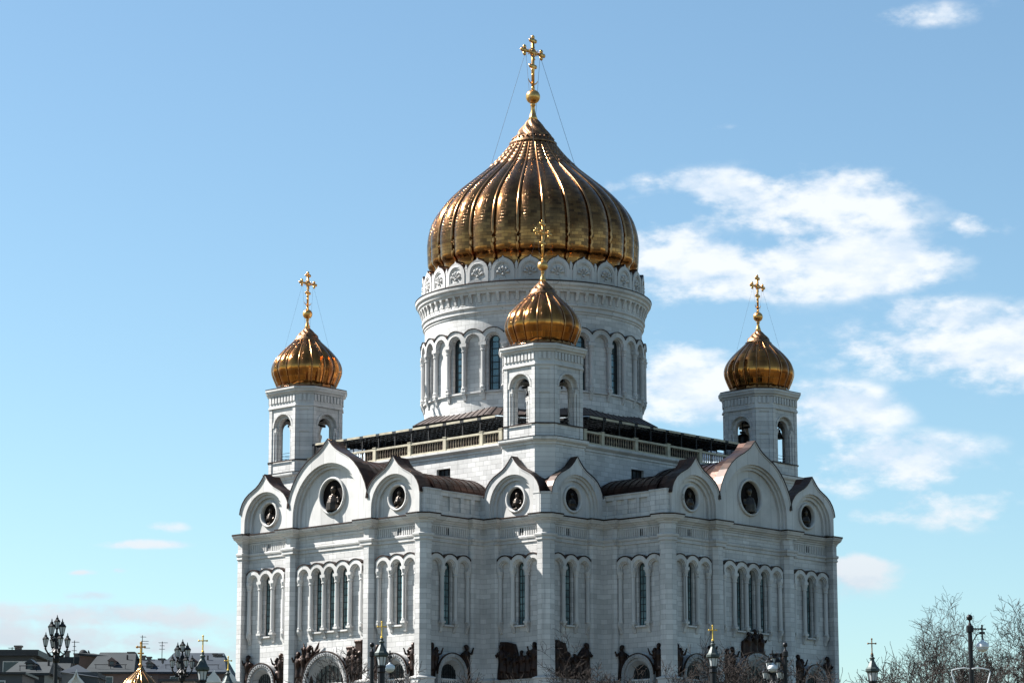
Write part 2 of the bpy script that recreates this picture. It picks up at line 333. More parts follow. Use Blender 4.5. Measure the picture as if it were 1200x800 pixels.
def thing(name, label, cat, loc, group=None):
    o = bpy.data.objects.new(name, None); COL.objects.link(o); o.location = loc; o.empty_display_size = 0.5
    o['label'] = label; o['category'] = cat; WL[o] = Vector(loc)
    if group: o['group'] = group
    return o
def tag(o, label=None, cat=None, group=None, kind=None):
    if label: o['label'] = label
    if cat: o['category'] = cat
    if group: o['group'] = group
    if kind: o['kind'] = kind
    return o
def copy_tree(o, loc, rotz=0.0, label=None, parent=None):
    c = o.copy(); COL.objects.link(c)
    if parent is None: c.location = loc; c.rotation_euler[2] = rotz
    else: c.parent = parent
    for ch in list(o.children): copy_tree(ch, None, 0, None, c)
    if label: c['label'] = label
    return c
IDT = lambda s, d, z: (s, d, z)
def arc(cs, cz, r, a0, a1, n):
    return [(cs + r * cos(radians(a0 + (a1 - a0) * k / n)), cz + r * sin(radians(a0 + (a1 - a0) * k / n))) for k in range(n + 1)]

# ================================================================== GROUND
ZG = 10.5
noisy('paving', (0.17, 0.165, 0.155), (0.12, 0.118, 0.115), 0.3, 0.85)
noisy('grass_ground', (0.045, 0.05, 0.028), (0.085, 0.07, 0.045), 0.08, 0.95, bump=0.3)
def ground():
    import mathutils
    m = MB(); n = 90; ext = 3000.0
    xs = [-ext, -2000, -1400, -1000, -800, -600] + [-500 + k * 20 for k in range(51)] + [600, 800, 1000, 1500, 2200, ext]
    ray = Vector((-cos(radians(CAM_AZ)), -sin(radians(CAM_AZ))))
    def h(x, y):
        t = (Vector((x, y)) - Vector((cx, cy))).dot(ray)     # metres ahead of the camera's foot
        if t < 40: z = -5.9
        elif t < 160: z = -5.9 + (t - 40) / 120 * 11.6
        elif t < 260: z = 5.7
        elif t < 310: z = 5.7 + (t - 260) / 50 * (ZG - 5.7)
        elif t < 480: z = ZG
        else: z = ZG + min(8, (t - 480) * 0.03)
        return z
    for y in xs:
        for x in xs: m.v.append((x, y, h(x, y)))
    k = len(xs)
    for j in range(k - 1):
        for i in range(k - 1): m.f.append((j * k + i, j * k + i + 1, (j + 1) * k + i + 1, (j + 1) * k + i)); m.m.append(0)
    g = m.build('ground', 'grass_ground', smooth=True); g['kind'] = 'structure'
    p = MB(); p.v = [(x, y, ZG + 0.02) for x, y in ((-60, -60), (50, -60), (50, -30), (50, 32), (32, 50), (-60, 50))]; p.f = [tuple(range(6))]; p.m = [0]
    q = p.build('plaza', 'paving', recalc=False); q['kind'] = 'structure'
ground()

# ================================================================== CATHEDRAL
CA = thing('cathedral', 'vast white stone cathedral with golden onion domes and four bell towers', 'cathedral', (0, 0, ZG))
QA = [(37.7, 6.35), (38.3, 6.35), (38.8, 6.85), (38.8, 7.75), (38.3, 8.25), (37.7, 8.25), (37.7, 16.1), (38.9, 16.1), (38.9, 16.95), (38.3, 17.55),
      (37.45, 17.55), (37.45, 16.5), (29.9, 16.5), (29.9, 16.9), (29.6, 17.2), (27.9, 17.2), (27.9, 19.2), (27.6, 19.5), (27.2, 19.5), (27.2, 26.75), (28.3, 26.75), (28.3, 27.65)]
QC = [(37.7, 6.35), (38.8, 6.35), (38.8, 8.25), (37.7, 8.25), (37.7, 16.1), (38.9, 16.1), (38.9, 16.95), (38.3, 17.55),
      (37.45, 17.55), (37.45, 16.5), (29.9, 16.5), (29.9, 17.2), (27.9, 17.2), (27.9, 19.5), (27.2, 19.5), (27.2, 26.75), (28.3, 26.75), (28.3, 27.65)]
def full(q):
    quad = q + [(b, a) for a, b in q[::-1]]; r = []
    for k in range(4):
        c, s_ = round(cos(k * pi / 2)), round(sin(k * pi / 2))
        r += [(x * c - y * s_, x * s_ + y * c) for x, y in quad]
    return r
PATH = full(QA); CPATH = full(QC)
ZW = 36.6; ZC = 39.6                      # top of shaft / top of cornice
# ---- bays
WSILL, WSPR, WR = 26.2, 33.35, 0.68
PITCH_A = 2.4
def win_hole(c, r, z0, zs, n=10): return [(c - r, z0), (c + r, z0)] + arc(c, zs, r, 0, 180, n)[0:]
bays = []
body = MB()
vis = lambda mx_, my_, nx, ny: (nx > .5 and ((mx_ > 20 and my_ > -19) or (mx_ > 15 and my_ > 20))) or (ny > .5 and ((my_ > 20 and mx_ > -19) or (my_ > 15 and mx_ > 20)))
for k in range(len(PATH)):
    a, b = PATH[k], PATH[(k + 1) % len(PATH)]; ln = hypot(b[0] - a[0], b[1] - a[1])
    nx, ny = (b[1] - a[1]) / ln, -(b[0] - a[0]) / ln; mx_, my_ = (a[0] + b[0]) / 2, (a[1] + b[1]) / 2
    if ln > 6.5 and vis(mx_, my_, nx, ny):
        if nx > .5: T = (lambda s, d, z, X=a[0], Y=my_: (X + d, Y + s, z))
        else: T = (lambda s, d, z, X=mx_, Y=a[1]: (X + s, Y + d, z))
        nb = 5 if ln > 9 else 3; wins = [-1, 0, 1] if nb == 5 else [0]
        loops = [[(-ln / 2, ZG), (ln / 2, ZG), (ln / 2, ZC), (-ln / 2, ZC)]] + [win_hole(w * PITCH_A, WR, WSILL, WSPR) for w in wins]
        fl = [p for l in loops for p in l]; i = len(body.v)
        body.v += [T(p[0], 0, p[1]) for p in fl]
        for tr in tessellate_polygon([[Vector((p[0], p[1], 0)) for p in l] for l in loops]): body.f.append(tuple(i + q for q in tr)); body.m.append(0)
        for w in wins: body.prism(T, [win_hole(w * PITCH_A, WR, WSILL, WSPR)], 0, -0.9, (False, False))
        bays.append((T, nb, wins, ln, (mx_, my_, nx, ny)))
    else: body.quadpts([(a[0], a[1], ZG), (b[0], b[1], ZG), (b[0], b[1], ZC), (a[0], a[1], ZC)])
# roof deck under the attic
i0 = len(body.v); body.v += [(x, y, ZC - 0.02) for x, y in PATH]
for tr in tessellate_polygon([[Vector((x, y, 0)) for x, y in PATH]]): body.f.append(tuple(i0 + q for q in tr)); body.m.append(0)
body.build('wall', 'wall_stone', CA, recalc=False)
co_ = MB().sweep(CPATH, [(0.01, 38.55), (0.14, 38.58), (0.14, 38.72), (0.34, 38.86), (0.40, 39.0), (0.62, 39.08), (0.70, 39.30), (0.78, 39.36), (0.78, 39.52), (0.60, 39.62), (-1.2, 39.72)])
co_.build('cornice', 'trim_stone', CA)
MB().sweep(CPATH, [(0.60, 39.64), (0.84, 39.50), (0.84, 39.68), (-1.2, 39.84)]).build('cornice_flashing', 'copper_flashing', CA)
MB().sweep(CPATH, [(0.01, 36.35), (0.14, 36.42), (0.14, 36.58), (0.08, 36.62), (0.08, 36.82), (0.22, 36.88), (0.26, 37.06), (0.26, 37.16), (0.02, 37.26)]).build('string_course', 'trim_stone', CA)
MB().sweep(CPATH, [(0.02, ZG), (0.55, ZG), (0.55, 12.6), (0.35, 12.9), (0.30, 19.3), (0.42, 19.4), (0.42, 19.55), (0.02, 19.7)]).build('plinth', 'trim_stone', CA)
# ---- frieze flutes in each visible bay
def add_arcade(T, nb, wins, idx):
    w = nb * PITCH_A / 2; zs = WSPR; ro, ri = 1.5, 0.86; D = 0.62
    c = [(-(nb - 1) / 2 + j) * PITCH_A for j in range(nb)]
    half = PITCH_A / 2; th = math.degrees(math.acos(half / ro))
    def scal(ro_, lift=0):
        t = math.degrees(math.acos(half / ro_)); pts = []
        for ci in c[::-1]:
            a = arc(ci, zs, ro_, t, 180 - t, 12); pts += a if not pts else a[1:]
        return pts
    m = MB(); top = scal(ro)
    def inner(r):
        pts = []
        for ci in c: pts += [(ci - r, zs)] + arc(ci, zs, r, 180, 0, 12)[1:-1] + [(ci + r, zs)]
        return pts
    m.prism(T, [[(w, zs)] + top + [(-w, zs)] + inner(ri + .12)], 0.0, D)
    m.prism(T, [[(w, zs)] + scal(ro - .13) + [(-w, zs)] + inner(ri)], 0.0, D - 0.14)
    m.prism(T, [[(w, zs)] + scal(ro - .3) + [(-w, zs)] + inner(ri - .14)], 0.0, D - 0.3)
    ar = m.build('window_arcade', 'trim_stone', CA)
    fl = MB(); t1 = scal(ro + .15); t0 = scal(ro + .02)
    i = len(fl.v)
    for (p, q) in zip(t0, t1):
        fl.v += [T(p[0], 0.0, p[1]), T(q[0], 0.0, q[1]), T(q[0], D + .08, q[1]), T(p[0], D + .08, p[1])]
    for k in range(len(t0) - 1):
        for j in range(4): fl.f.append((i + 4 * k + j, i + 4 * k + (j + 1) % 4, i + 4 * k + 4 + (j + 1) % 4, i + 4 * k + 4 + j)); fl.m.append(0)
    fl.build('flashing', 'copper_flashing', ar)
    for j in range(nb + 1):
        s0 = (-nb / 2 + j) * PITCH_A
        if j == 0: s0 += 0.24
        if j == nb: s0 -= 0.24
        q = MB(); hw = 0.43 if 0 < j < nb else 0.24
        cxy = lambda s, d, z: T(s, d, z)
        p0 = T(s0, 0.30, 0)
        q.lathe((p0[0], p0[1], 0), [(0.27, 26.6), (0.33, 26.65), (0.33, 26.8), (0.28, 26.9), (0.27, 32.2), (0.36, 32.25), (0.36, 32.38), (0.3, 32.45), (0.40, 32.8), (0.44, 33.0)], 10)
        q.box((s0 - hw, 0, 33.0), (s0 + hw, 0.66, 33.36), T)
        q.box((s0 - hw + .06, 0, 32.8), (s0 + hw - .06, 0.5, 33.0), T)
        q.box((s0 - hw + .05, 0, 26.35), (s0 + hw - .05, 0.62, 26.62), T)
        q.prism(lambda s, d, z: T(s0 + d, s, z), [[(0, 25.2), (0.16, 25.35), (0.26, 25.75), (0.52, 26.15), (0.56, 26.37), (0, 26.37)]], -0.22, 0.22)
        q.build('column', 'trim_stone', ar)
    for wi in wins:
        cw = wi * PITCH_A
        g = MB(); g.prism(T, [win_hole(cw, WR, WSILL, WSPR)], -0.40, -0.44)
        win = None
        fr = MB()
        for zz in [WSILL + 0.02 + k * 0.86 for k in range(9)]: fr.box((cw - WR, -0.38, zz), (cw + WR, -0.32, zz + 0.09), T)
        for ss in (-.22, .22) if False else (-0.2,): fr.box((cw + ss - .03, -0.38, WSILL), (cw + ss + .03, -0.33, WSPR + .5), T)
        fr.prism(T, [win_hole(cw, WR - .002, WSILL, WSPR), win_hole(cw, WR - .09, WSILL + .09, WSPR)[::-1]], -0.38, -0.30)
        win = fr.build('window', 'mullion', CA); g.build('pane', 'window_glass', win)
        sb = MB(); sb.box((cw - .82, -0.05, WSILL - .22), (cw + .82, 0.42, WSILL - .02), T); sb.build('sill', 'trim_stone', win)
for k, (T, nb, wins, ln, info) in enumerate(bays):
    add_arcade(T, nb, wins, k)
    f = MB(); hw = ln / 2 - 0.05
    if nb == 3:
        nfl = int((2 * hw) / 0.36)
        for j in range(nfl + 1):
            s0 = -hw + j * 2 * hw / nfl
            if abs(s0) < 0.32: continue
            f.box((s0 - .09, 0, 37.28), (s0 + .09, 0.09, 38.35), T)
        f.box((-hw, 0, 38.3), (hw, 0.11, 38.5), T)
        f.build('frieze', 'trim_stone', CA)
        s2 = MB(); s2.box((-.27, 0.0, 37.35), (-.08, 0.012, 38.22), T); s2.box((.08, 0.0, 37.35), (.27, 0.012, 38.22), T); s2.build('vent_slits', 'dark_void', CA)
    else:
        f.box((-hw, 0, 38.2), (hw, 0.11, 38.5), T); f.box((-hw, 0, 37.3), (hw, 0.06, 37.45), T); f.build('frieze', 'trim_stone', CA)

# ---- portals and bronze relief groups
noisy('portal_glass', (0.03, 0.035, 0.035), (0.012, 0.012, 0.014), 0.8, 0.3)
rnd = random.Random(7)
def portal(T, r, zc, proj=1.15):
    m = MB()
    def arch(ro): return [(ro, ZG)] + arc(0, zc, ro, 0, 180, 20) + [(-ro, ZG)]
    def band(ro, ri, d0, d1, mm): mm.prism(T, [arch(ro) + arch(ri)[::-1]], d0, d1)
    band(r, r - .42, 0, proj, m); band(r - .42, r - .75, 0, proj - .25, m)
    n = 20; A = [(r - .75, ZG)] + arc(0, zc, r - .75, 0, 180, n) + [(-(r - .75), ZG)]; ri = r * (.62 if r > 3 else .52); B = [(ri, ZG)] + arc(0, zc, ri, 0, 180, n) + [(-ri, ZG)]
    i = len(m.v); m.v += [T(p[0], proj - .3, p[1]) for p in A] + [T(p[0], 0.25, p[1]) for p in B]; k = len(A)
    for j in range(k - 1): m.f.append((i + j, i + j + 1, i + k + j + 1, i + k + j)); m.m.append(0)
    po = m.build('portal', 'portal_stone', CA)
    o = MB()                                        # carved rosettes round the outer band
    cnt = int(pi * r / .42)
    for j in range(cnt + 1):
        a = pi * j / cnt; p = T((r - .21) * cos(a), proj + .005, zc + (r - .21) * sin(a)); o.ball(p, .13, 6, 4)
    for j in range(int((zc - ZG) / .42)):
        for sg in (-1, 1): o.ball(T(sg * (r - .21), proj + .005, ZG + .3 + j * .42), .13, 6, 4)
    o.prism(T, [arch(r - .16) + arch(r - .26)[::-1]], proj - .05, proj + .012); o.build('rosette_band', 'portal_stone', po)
    g = MB(); g.prism(T, [[(ri, ZG)] + arc(0, zc, ri, 0, 180, n) + [(-ri, ZG)]], 0.26, 0.22); g.build('door', 'portal_glass', po)
    l = MB()
    for j in range(-3, 4):
        s0 = j * ri / 3.5; l.box((s0 - .04, .27, ZG), (s0 + .04, .33, zc + sqrt(max(0, ri * ri - s0 * s0))), T)
    for q in (0.35, .7): l.prism(T, [arc(0, zc, ri * q + .05, 0, 180, 12) + arc(0, zc, ri * q - .03, 180, 0, 12)], .27, .33)
    for zz in range(11, int(zc) + 1): l.box((-ri, .27, zz), (ri, .33, zz + .08), T)
    l.build('grille', 'iron', po)
    fsh = MB(); P1 = arc(0, zc, r + .02, 0, 180, 24); P2 = arc(0, zc, r + .14, 0, 180, 24); fsh.prism(T, [P1 + P2[::-1]], proj - .2, proj + .06); fsh.build('flashing', 'copper_flashing', po)
def figure(m, T, s, zb, h, d=0.35, lean=0.0, arm=(0.4, 0.5), wing=0, face=1, seat=0):
    """robed figure in high relief, head at the top, arms lifted by arm=(left,right) 0..1"""
    k = h / 4.0
    def P(ds, dd, dz): return T(s + ds * k + lean * dz * k, d + dd * k, zb + dz * k)
    # robe: flared skirt with folds, waist, chest
    for j in range(5):
        o = (-.42 + j * .21); m.tube([P(o * 1.15, .05, 0), P(o, .1 + .06 * (j % 2), 1.1), P(o * .75, .1, 2.1)], [.24 * k, .2 * k, .16 * k], 7)
    m.tube([P(0, .05, .9), P(0, .1, 1.9), P(0, .12, 2.7), P(0, .1, 3.2), P(0, .1, 3.35)], [.5 * k, .36 * k, .47 * k, .34 * k, .16 * k], 9)
    m.ball(P(0.02 * face, .18, 3.68), .27 * k, 10, 8, (1, 1, 1.2)); m.ball(P(0.0, .1, 3.8), .29 * k, 9, 7, (1.05, 1.0, .9))
    m.ball(P(0, .36, 3.5), .14 * k, 6, 5, (1, 1, 1.6))       # beard
    for sg, a in ((-1, arm[0]), (1, arm[1])):
        sh = P(sg * .42, .12, 3.05); el_ = P(sg * (.72), .3, 2.35 + a * 1.0); ha = P(sg * (.45 + .5 * a), .5, 2.3 + a * 2.0)
        m.tube([sh, el_, ha], [.2 * k, .16 * k, .1 * k], 7); m.ball(ha, .13 * k, 6, 5)
    if wing:
        for sg in ((-1, 1) if wing == 2 else (wing,)):
            for q in range(4): m.tube([P(sg * .3, 0, 3.0), P(sg * (.85 + .12 * q), -.05, 3.5 - .25 * q), P(sg * (1.25 + .2 * q), -.05, 4.4 - .75 * q)], [.2 * k, .22 * k, .04 * k], 6)
def relief(T, spans, zb, slab=None, towers=(), seed=0, label=None):
    rr = random.Random(seed); m = MB()
    for (s, h, lean, wing, arm) in spans:
        figure(m, T, s, zb, h, 0.3 + rr.random() * .15, lean, arm, wing, rr.choice((-1, 1)))
    for (s0, s1, z1) in towers:
        m.box((s0, 0.02, zb), (s1, 0.55, z1), T); m.box((s0 - .1, 0.02, z1 - .3), (s1 + .1, 0.62, z1), T)
    if slab: m.prism(T, [slab], 0.02, 0.42)
    return m.build('relief_sculpture', 'relief_bronze', CA, remesh=0.085)
for k, (T, nb, wins, ln, info) in enumerate(bays):
    mx_, my_, nx, ny = info
    cornerwall = abs(mx_ - 22.7) < 1 or abs(my_ - 22.7) < 1
    yside = ny > .5 and my_ > 30 or (nx > .5 and my_ > 25)
    if cornerwall:
        hw = ln / 2 - .25; zb = 19.6
        # heap of figures with a canopy at one end, a gap, and a group at the other
        sgn = 1 if nx > .5 else -1
        sl = [(-hw * sgn, zb), (hw * sgn, zb), (hw * sgn, 23.0), (hw * .75 * sgn, 23.6), (hw * .45 * sgn, 22.6), (hw * .1 * sgn, 22.2), (-hw * .1 * sgn, 22.5), (-hw * .25 * sgn, 23.9), (-hw * .6 * sgn, 24.2), (-hw * sgn, 24.3)]
        relief(T, [(q * hw, 3.0 + .5 * rnd.random() + (1.1 if abs(q) > .6 else 0), 0, 0, (rnd.random() * .6, rnd.random() * .6)) for q in (-.85, -.55, -.2, .12, .45, .8)], zb, sl, seed=k)
    else:
        big = nb == 5
        portal(T, 4.15 if big else 2.6, 19.3 if big else 20.0)
        hw = ln / 2; zb = 19.6
        if big:
            if nx > .5:
                relief(T, [(-hw + .7, 4.2, 0, -1, (.5, .3)), (-hw + 1.8, 4.6, 0, 0, (.2, .8)), (-hw + 2.7, 4.9, .05, 2, (.7, .7))], zb, seed=k)
                relief(T, [(hw - 2.6, 3.9, 0, 0, (.4, .2)), (hw - 1.6, 4.1, 0, 0, (.3, .6)), (hw - .7, 3.7, 0, 0, (.2, .4))], zb, None, [(hw - 3.0, hw - 1.9, 24.0), (hw - 1.5, hw - .3, 24.7)], seed=k + 20)
            else:
                relief(T, [(-hw + .8, 4.2, 0, 0, (.4, .4)), (-hw + 1.9, 4.0, .0, 0, (.2, .3))], zb, seed=k)
                relief(T, [(hw - .7, 4.1, 0, 0, (.4, .5)), (hw - 1.8, 4.4, 0, 0, (.6, .4))], zb, seed=k + 20)
                relief(T, [(-1.5, 3.4, 0, 0, (.4, .8)), (-.2, 3.9, 0, 2, (.3, .3)), (1.2, 3.5, 0, 0, (.7, .4))], 22.6, [(-2.3, 22.4), (2.3, 22.4), (2.1, 24.9), (.9, 25.6), (-.9, 25.7), (-2.1, 24.9)], seed=k + 40)
        else:
            relief(T, [(-hw + .75, 4.3, 0, 0, (rnd.random(), .3)), (-hw + 1.3, 3.2, 0.05, 0, (.3, .7))], zb, seed=k)
            relief(T, [(hw - .75, 4.2, 0, 0, (.4, rnd.random() * .7)), (hw - 1.3, 3.7, -.05, 0, (.8, .3))], zb, seed=k + 20)

# ---- attic gables
BIG_R = [(7.35, 39.6), (7.35, 42.2), (7.2, 43.2), (6.85, 44.2), (6.3, 45.2), (5.6, 46.2), (4.75, 47.1), (3.85, 47.8), (2.95, 48.3), (2.1, 48.7), (1.4, 49.1), (0.85, 49.5), (0.4, 49.95), (0, 50.5)]
SM_R = [(4.65, 39.6), (4.65, 42.2), (4.5, 42.9), (4.15, 43.6), (3.6, 44.25), (2.9, 44.75), (2.2, 45.1), (1.5, 45.45), (0.95, 45.85), (0.45, 46.35), (0, 47.1)]
def sym(R_, c): return [(c + a, z) for a, z in R_] + [(c - a, z) for a, z in R_[::-1][1:]]
def offs(R_, e): return [(a + e * (1 if a > 0 else 0), z + e * (0 if z < 42 else .9)) for a, z in R_]
MED_TOP = None
def bust(m, T, c, zc, r, kind):
    k = r
    P = lambda a, d, b: T(c + a * k, d, zc + b * k)
    m.tube([P(0, -.05, -.95), P(0, .0, -.45), P(0, .02, -.02), P(0, .0, .12)], [.55 * k, .5 * k, .34 * k, .14 * k], 10)
    m.ball(P(0, .1, .36), .2 * k, 10, 8, (1, 1, 1.25)); m.ball(P(0, .02, .42), .24 * k, 9, 7)
    m.ball(P(0, .22, .2), .12 * k, 6, 5, (1, 1, 1.5))
    m.tube([P(-.42, 0, -.15), P(-.5, .2, -.6), P(-.05 if kind else -.2, .36, -.4)], [.17 * k, .14 * k, .08 * k], 7)
    m.tube([P(.42, 0, -.15), P(.55, .2, -.5), P(.3, .36, -.05 if kind == 1 else -.55)], [.17 * k, .14 * k, .08 * k], 7)
    if kind == 2: m.ball(P(.12, .3, -.25), .14 * k, 8, 6); m.tube([P(.12, .2, -.75), P(.12, .28, -.38)], [.2 * k, .13 * k], 7)
    if kind == 1: m.box((c + .2 * k, .2, zc - .7 * k), (c + .5 * k, .36, zc - .15 * k), T)
def gable(T, c, R_, r1, r2, zc, med_r, med_z, kind, parent):
    """T maps (s,d,z): d=0 is the front plane"""
    o = sym(R_, c)
    op = lambda r: [(c - r, 39.6), (c + r, 39.6)] + arc(c, zc, r, 0, 180, 24)[0:]
    loop = lambda r: [(c + r, 39.6)] + arc(c, zc, r, 0, 180, 24) + [(c - r, 39.6)]
    m = MB()
    m.prism(T, [o + loop(r1)[::-1]], -0.75, 0.0)
    m.prism(T, [sym(offs(R_, -.25), c) + loop(r1 - .28)[::-1]], -0.95, -0.32)
    m.prism(T, [sym(offs(R_, -.3), c) + loop(r2)[::-1]], -1.1, -0.62)
    m.prism(T, [sym(offs(R_, -.35), c)[0:], arc(c, med_z, med_r, 0, 360, 28)[:-1]], -1.3, -0.95)
    # raised rim along the ogee edge
    a = sym(R_, c)[1:-1]; b = sym(offs(R_, .1), c)[1:-1]
    m.prism(T, [b + a[::-1]], -0.8, 0.1)
    g = m.build('ogee_gable', 'trim_stone', parent)
    ring = MB(); R1 = med_r
    prof = [(R1 + .34, -.96), (R1 + .34, -.72), (R1 + .22, -.62), (R1 + .06, -.66), (R1 - .02, -.8), (R1 - .02, -1.25)]
    n = 32; i = 0
    for q in range(n):
        a_ = 2 * pi * q / n
        for (rr, d) in prof: ring.v.append(T(c + rr * cos(a_), d, med_z + rr * sin(a_)))
    for q in range(n):
        for j in range(len(prof) - 1):
            ring.f.append((q * 6 + j, ((q + 1) % n) * 6 + j, ((q + 1) % n) * 6 + j + 1, q * 6 + j + 1)); ring.m.append(0)
    ring.build('medallion_frame', 'trim_stone', g, smooth=True)
    md = MB(); md.prism(T, [arc(c, med_z, R1, 0, 360, 28)[:-1]], -1.26, -1.2); md.build('medallion', 'medallion_dark', g)
    bs = MB(); T2 = lambda s, d, z: T(s, d * .8 - 1.15, z); bust(bs, T2, c, med_z, R1 * .95, kind); bs.build('bust_relief', 'medallion_bronze', g, remesh=0.07)
    cp = MB(); a = sym(offs(R_, .12), c)[1:-1]; b = sym(offs(R_, .22), c)[1:-1]
    cp.prism(T, [b + a[::-1]], -1.2, 0.16)
    cp.build('flashing', 'copper_flashing', g)
    cap = MB(); cap.prism(T, [sym(offs(R_, .04), c)], -2.6, -1.36); cap.build('gable_roof', 'copper_roof', g)
    return g
def seams(m, T, c, R_, d0, d1, step=1.15):
    n = max(1, int((d0 - d1) / step))
    for k in range(n + 1):
        d = d0 - k * (d0 - d1) / n
        for (p, q) in zip(R_[:-1], R_[1:]): m.prism(T, [[(p[0], p[1]), (q[0], q[1]), (q[0], q[1] + .09), (p[0], p[1] + .09)]], d - .05, d + .05)
def barrel(T, c, hw, z0, h, d0, d1, parent, hip=0):
    m = MB(); prof = [(c + hw * cos(radians(a)), z0 + h * sin(radians(a))) for a in range(0, 181, 10)]
    m.prism(T, [prof], d0, d1); seams(m, T, c, prof, d0 - .3, d1)
    if hip:
        n = 6; rows = []
        for j in range(n + 1):
            t = j / n * pi / 2; sc = cos(t); i = len(m.v); rows.append(i)
            for (s, z) in prof: m.v.append(T(c + (s - c) * (sc if sc > .02 else .02), d1 - hip * sin(t), z0 + (z - z0) * sc))
        for r0, r1 in zip(rows, rows[1:]):
            for q in range(len(prof) - 1): m.f.append((r0 + q, r0 + q + 1, r1 + q + 1, r1 + q)); m.m.append(0)
    return m.build('barrel_roof', 'copper_roof', parent)
kk = 0
for sw in (0, 1):
    TX = (lambda s, d, z: (38.75 + d, s, z)) if sw == 0 else (lambda s, d, z: (s, 38.75 + d, z))
    TC = (lambda s, d, z: (28.1 + d * (.88 if d > -1.31 else 1), s, z)) if sw == 0 else (lambda s, d, z: (s, 28.1 + d * (.88 if d > -1.31 else 1), z))
    for c in (-12.0, 12.0):
        gable(TX, c, SM_R, 3.95, 3.25, 41.0, 1.42, 42.1, (kk) % 2, CA); kk += 1
    gable(TX, 0, BIG_R, 6.55, 5.9, 41.0, 2.1, 43.4, 2 if sw == 0 else 0, CA)
    gable(TC, 22.35, SM_R, 3.95, 3.25, 41.0, 1.42, 41.95, 2 if sw == 0 else 1, CA)
    # copper roofs running back from the gables
    barrel(TX, 0, 7.25, 42.0, 6.3, -2.5, -13.5, CA)
    for c in (-12.0, 12.0): barrel(TX, c, 4.75, 42.7, 2.6, -2.5, -12.0, CA, 2.8)
    barrel(TC, 22.35, 4.5, 42.0, 4.6, -2.4, -6.0, CA)
    # attic wall over the return wall, with sunk panels, and the corner blocks
    R2 = (lambda s, d, z: (s, d, z)) if sw == 0 else (lambda s, d, z: (d, s, z))   # s along the arm, d outward from the axis
    m = MB(); m.box((27.0, 15.3, 39.6), (36.9, 16.65, 42.65), R2)
    m.box((27.0, 16.65, 39.6), (36.9, 16.9, 40.3), R2); m.box((27.0, 16.65, 42.1), (36.9, 16.9, 42.65), R2); m.box((27.0, 16.5, 42.65), (36.95, 17.05, 42.8), R2)
    for s0 in (27.6, 29.5, 31.4, 33.3, 35.2): m.box((s0 - .3, 16.65, 40.3), (s0 + .3, 16.9, 42.1), R2)
    m.box((35.6, 15.7, 39.6), (38.35, 17.2, 42.65), R2); m.box((35.55, 15.7, 42.65), (38.4, 17.3, 42.85), R2)
    m.box((27.1, 16.5, 39.6), (28.05, 17.9, 42.5), R2)
    m.build('attic_wall', 'wall_stone', CA)
for (a, b, cs) in ((28.07, 28.07, 0.9),):
    m = MB(); L_ = [(25.9, 25.9), (a, 25.9), (a, b - cs), (a - cs, b), (25.9, b)]
    m.sweep(L_[1:], [(0, 39.6), (0, 42.2), (.08, 42.25), (.08, 42.4), (-1, 42.45)], closed=False)
    m.build('attic_corner', 'wall_stone', CA)
# ---- back arms' plain attics and roofs (the far sides)
m = MB()
for (x0, y0, x1, y1) in ((-37.5, -17, -26, 17), (-17, -37.5, 17, -26), (-27.5, -27.5, -16, -16), (16, -27.5, 27.5, -16), (-27.5, 16, -16, 27.5)):
    m.box((x0, y0, 39.5), (x1, y1, 43.2))
m.build('rear_attic', 'wall_stone', CA)

# ---- upper block, ledge, terrace
m = MB(); E_ = 25.6
def wallquad(T, s0, s1, z0, z1, holes):
    loops = [[(s0, z0), (s1, z0), (s1, z1), (s0, z1)]] + holes; fl = [p for l in loops for p in l]; i = len(m.v)
    m.v.extend([T(p[0], 0, p[1]) for p in fl])
    for tr in tessellate_polygon([[Vector((p[0], p[1], 0)) for p in l] for l in loops]): m.f.append(tuple(i + q for q in tr)); m.m.append(0)
    for h in holes: m.prism(T, [h], 0, -0.8, (False, False))
hole = lambda c: [(c - 1.25, 45.4), (c + 1.25, 45.4), (c + 1.25, 47.4), (c - 1.25, 47.4)]
TU = [lambda s, d, z: (E_ + d, s, z), lambda s, d, z: (s, E_ + d, z), lambda s, d, z: (-E_ - d, s, z), lambda s, d, z: (s, -E_ - d, z)]
for q, T in enumerate(TU): wallquad(T, -E_, E_, 39.5, 49.3, [hole(-7.8), hole(7.8)] if q < 2 else [])
m.quadpts([(-E_, -E_, 49.3), (E_, -E_, 49.3), (E_, E_, 49.3), (-E_, E_, 49.3)])
m.build('upper_wall', 'wall_stone', CA, recalc=False)
for T in TU[:2]:
    for c in (-7.8, 7.8):
        w = MB()
        for ss in (-1.2, -.4, .4, 1.2): w.box((c + ss - .06, -.5, 45.4), (c + ss + .06, -.4, 47.4), T)
        for zz in (45.42, 46.4, 47.3): w.box((c - 1.25, -.5, zz), (c + 1.25, -.4, zz + .09), T)
        wo = w.build('attic_window', 'mullion', CA); g = MB(); g.box((c - 1.25, -.6, 45.4), (c + 1.25, -.54, 47.4), T); g.build('pane', 'portal_glass', wo)
SQ = [(E_, -E_), (E_, E_), (-E_, E_), (-E_, -E_)]
MB().sweep(SQ, [(0.01, 48.7), (.12, 48.75), (.12, 49.0), (.42, 49.25), (.5, 49.35), (.5, 49.62), (-1.5, 49.7)]).build('ledge', 'trim_stone', CA)
m = MB(); m.quadpts([(-25, -25, 49.66), (25, -25, 49.66), (25, 25, 49.66), (-25, 25, 49.66)]); m.build('terrace_deck', 'dark_tile', CA, recalc=False)
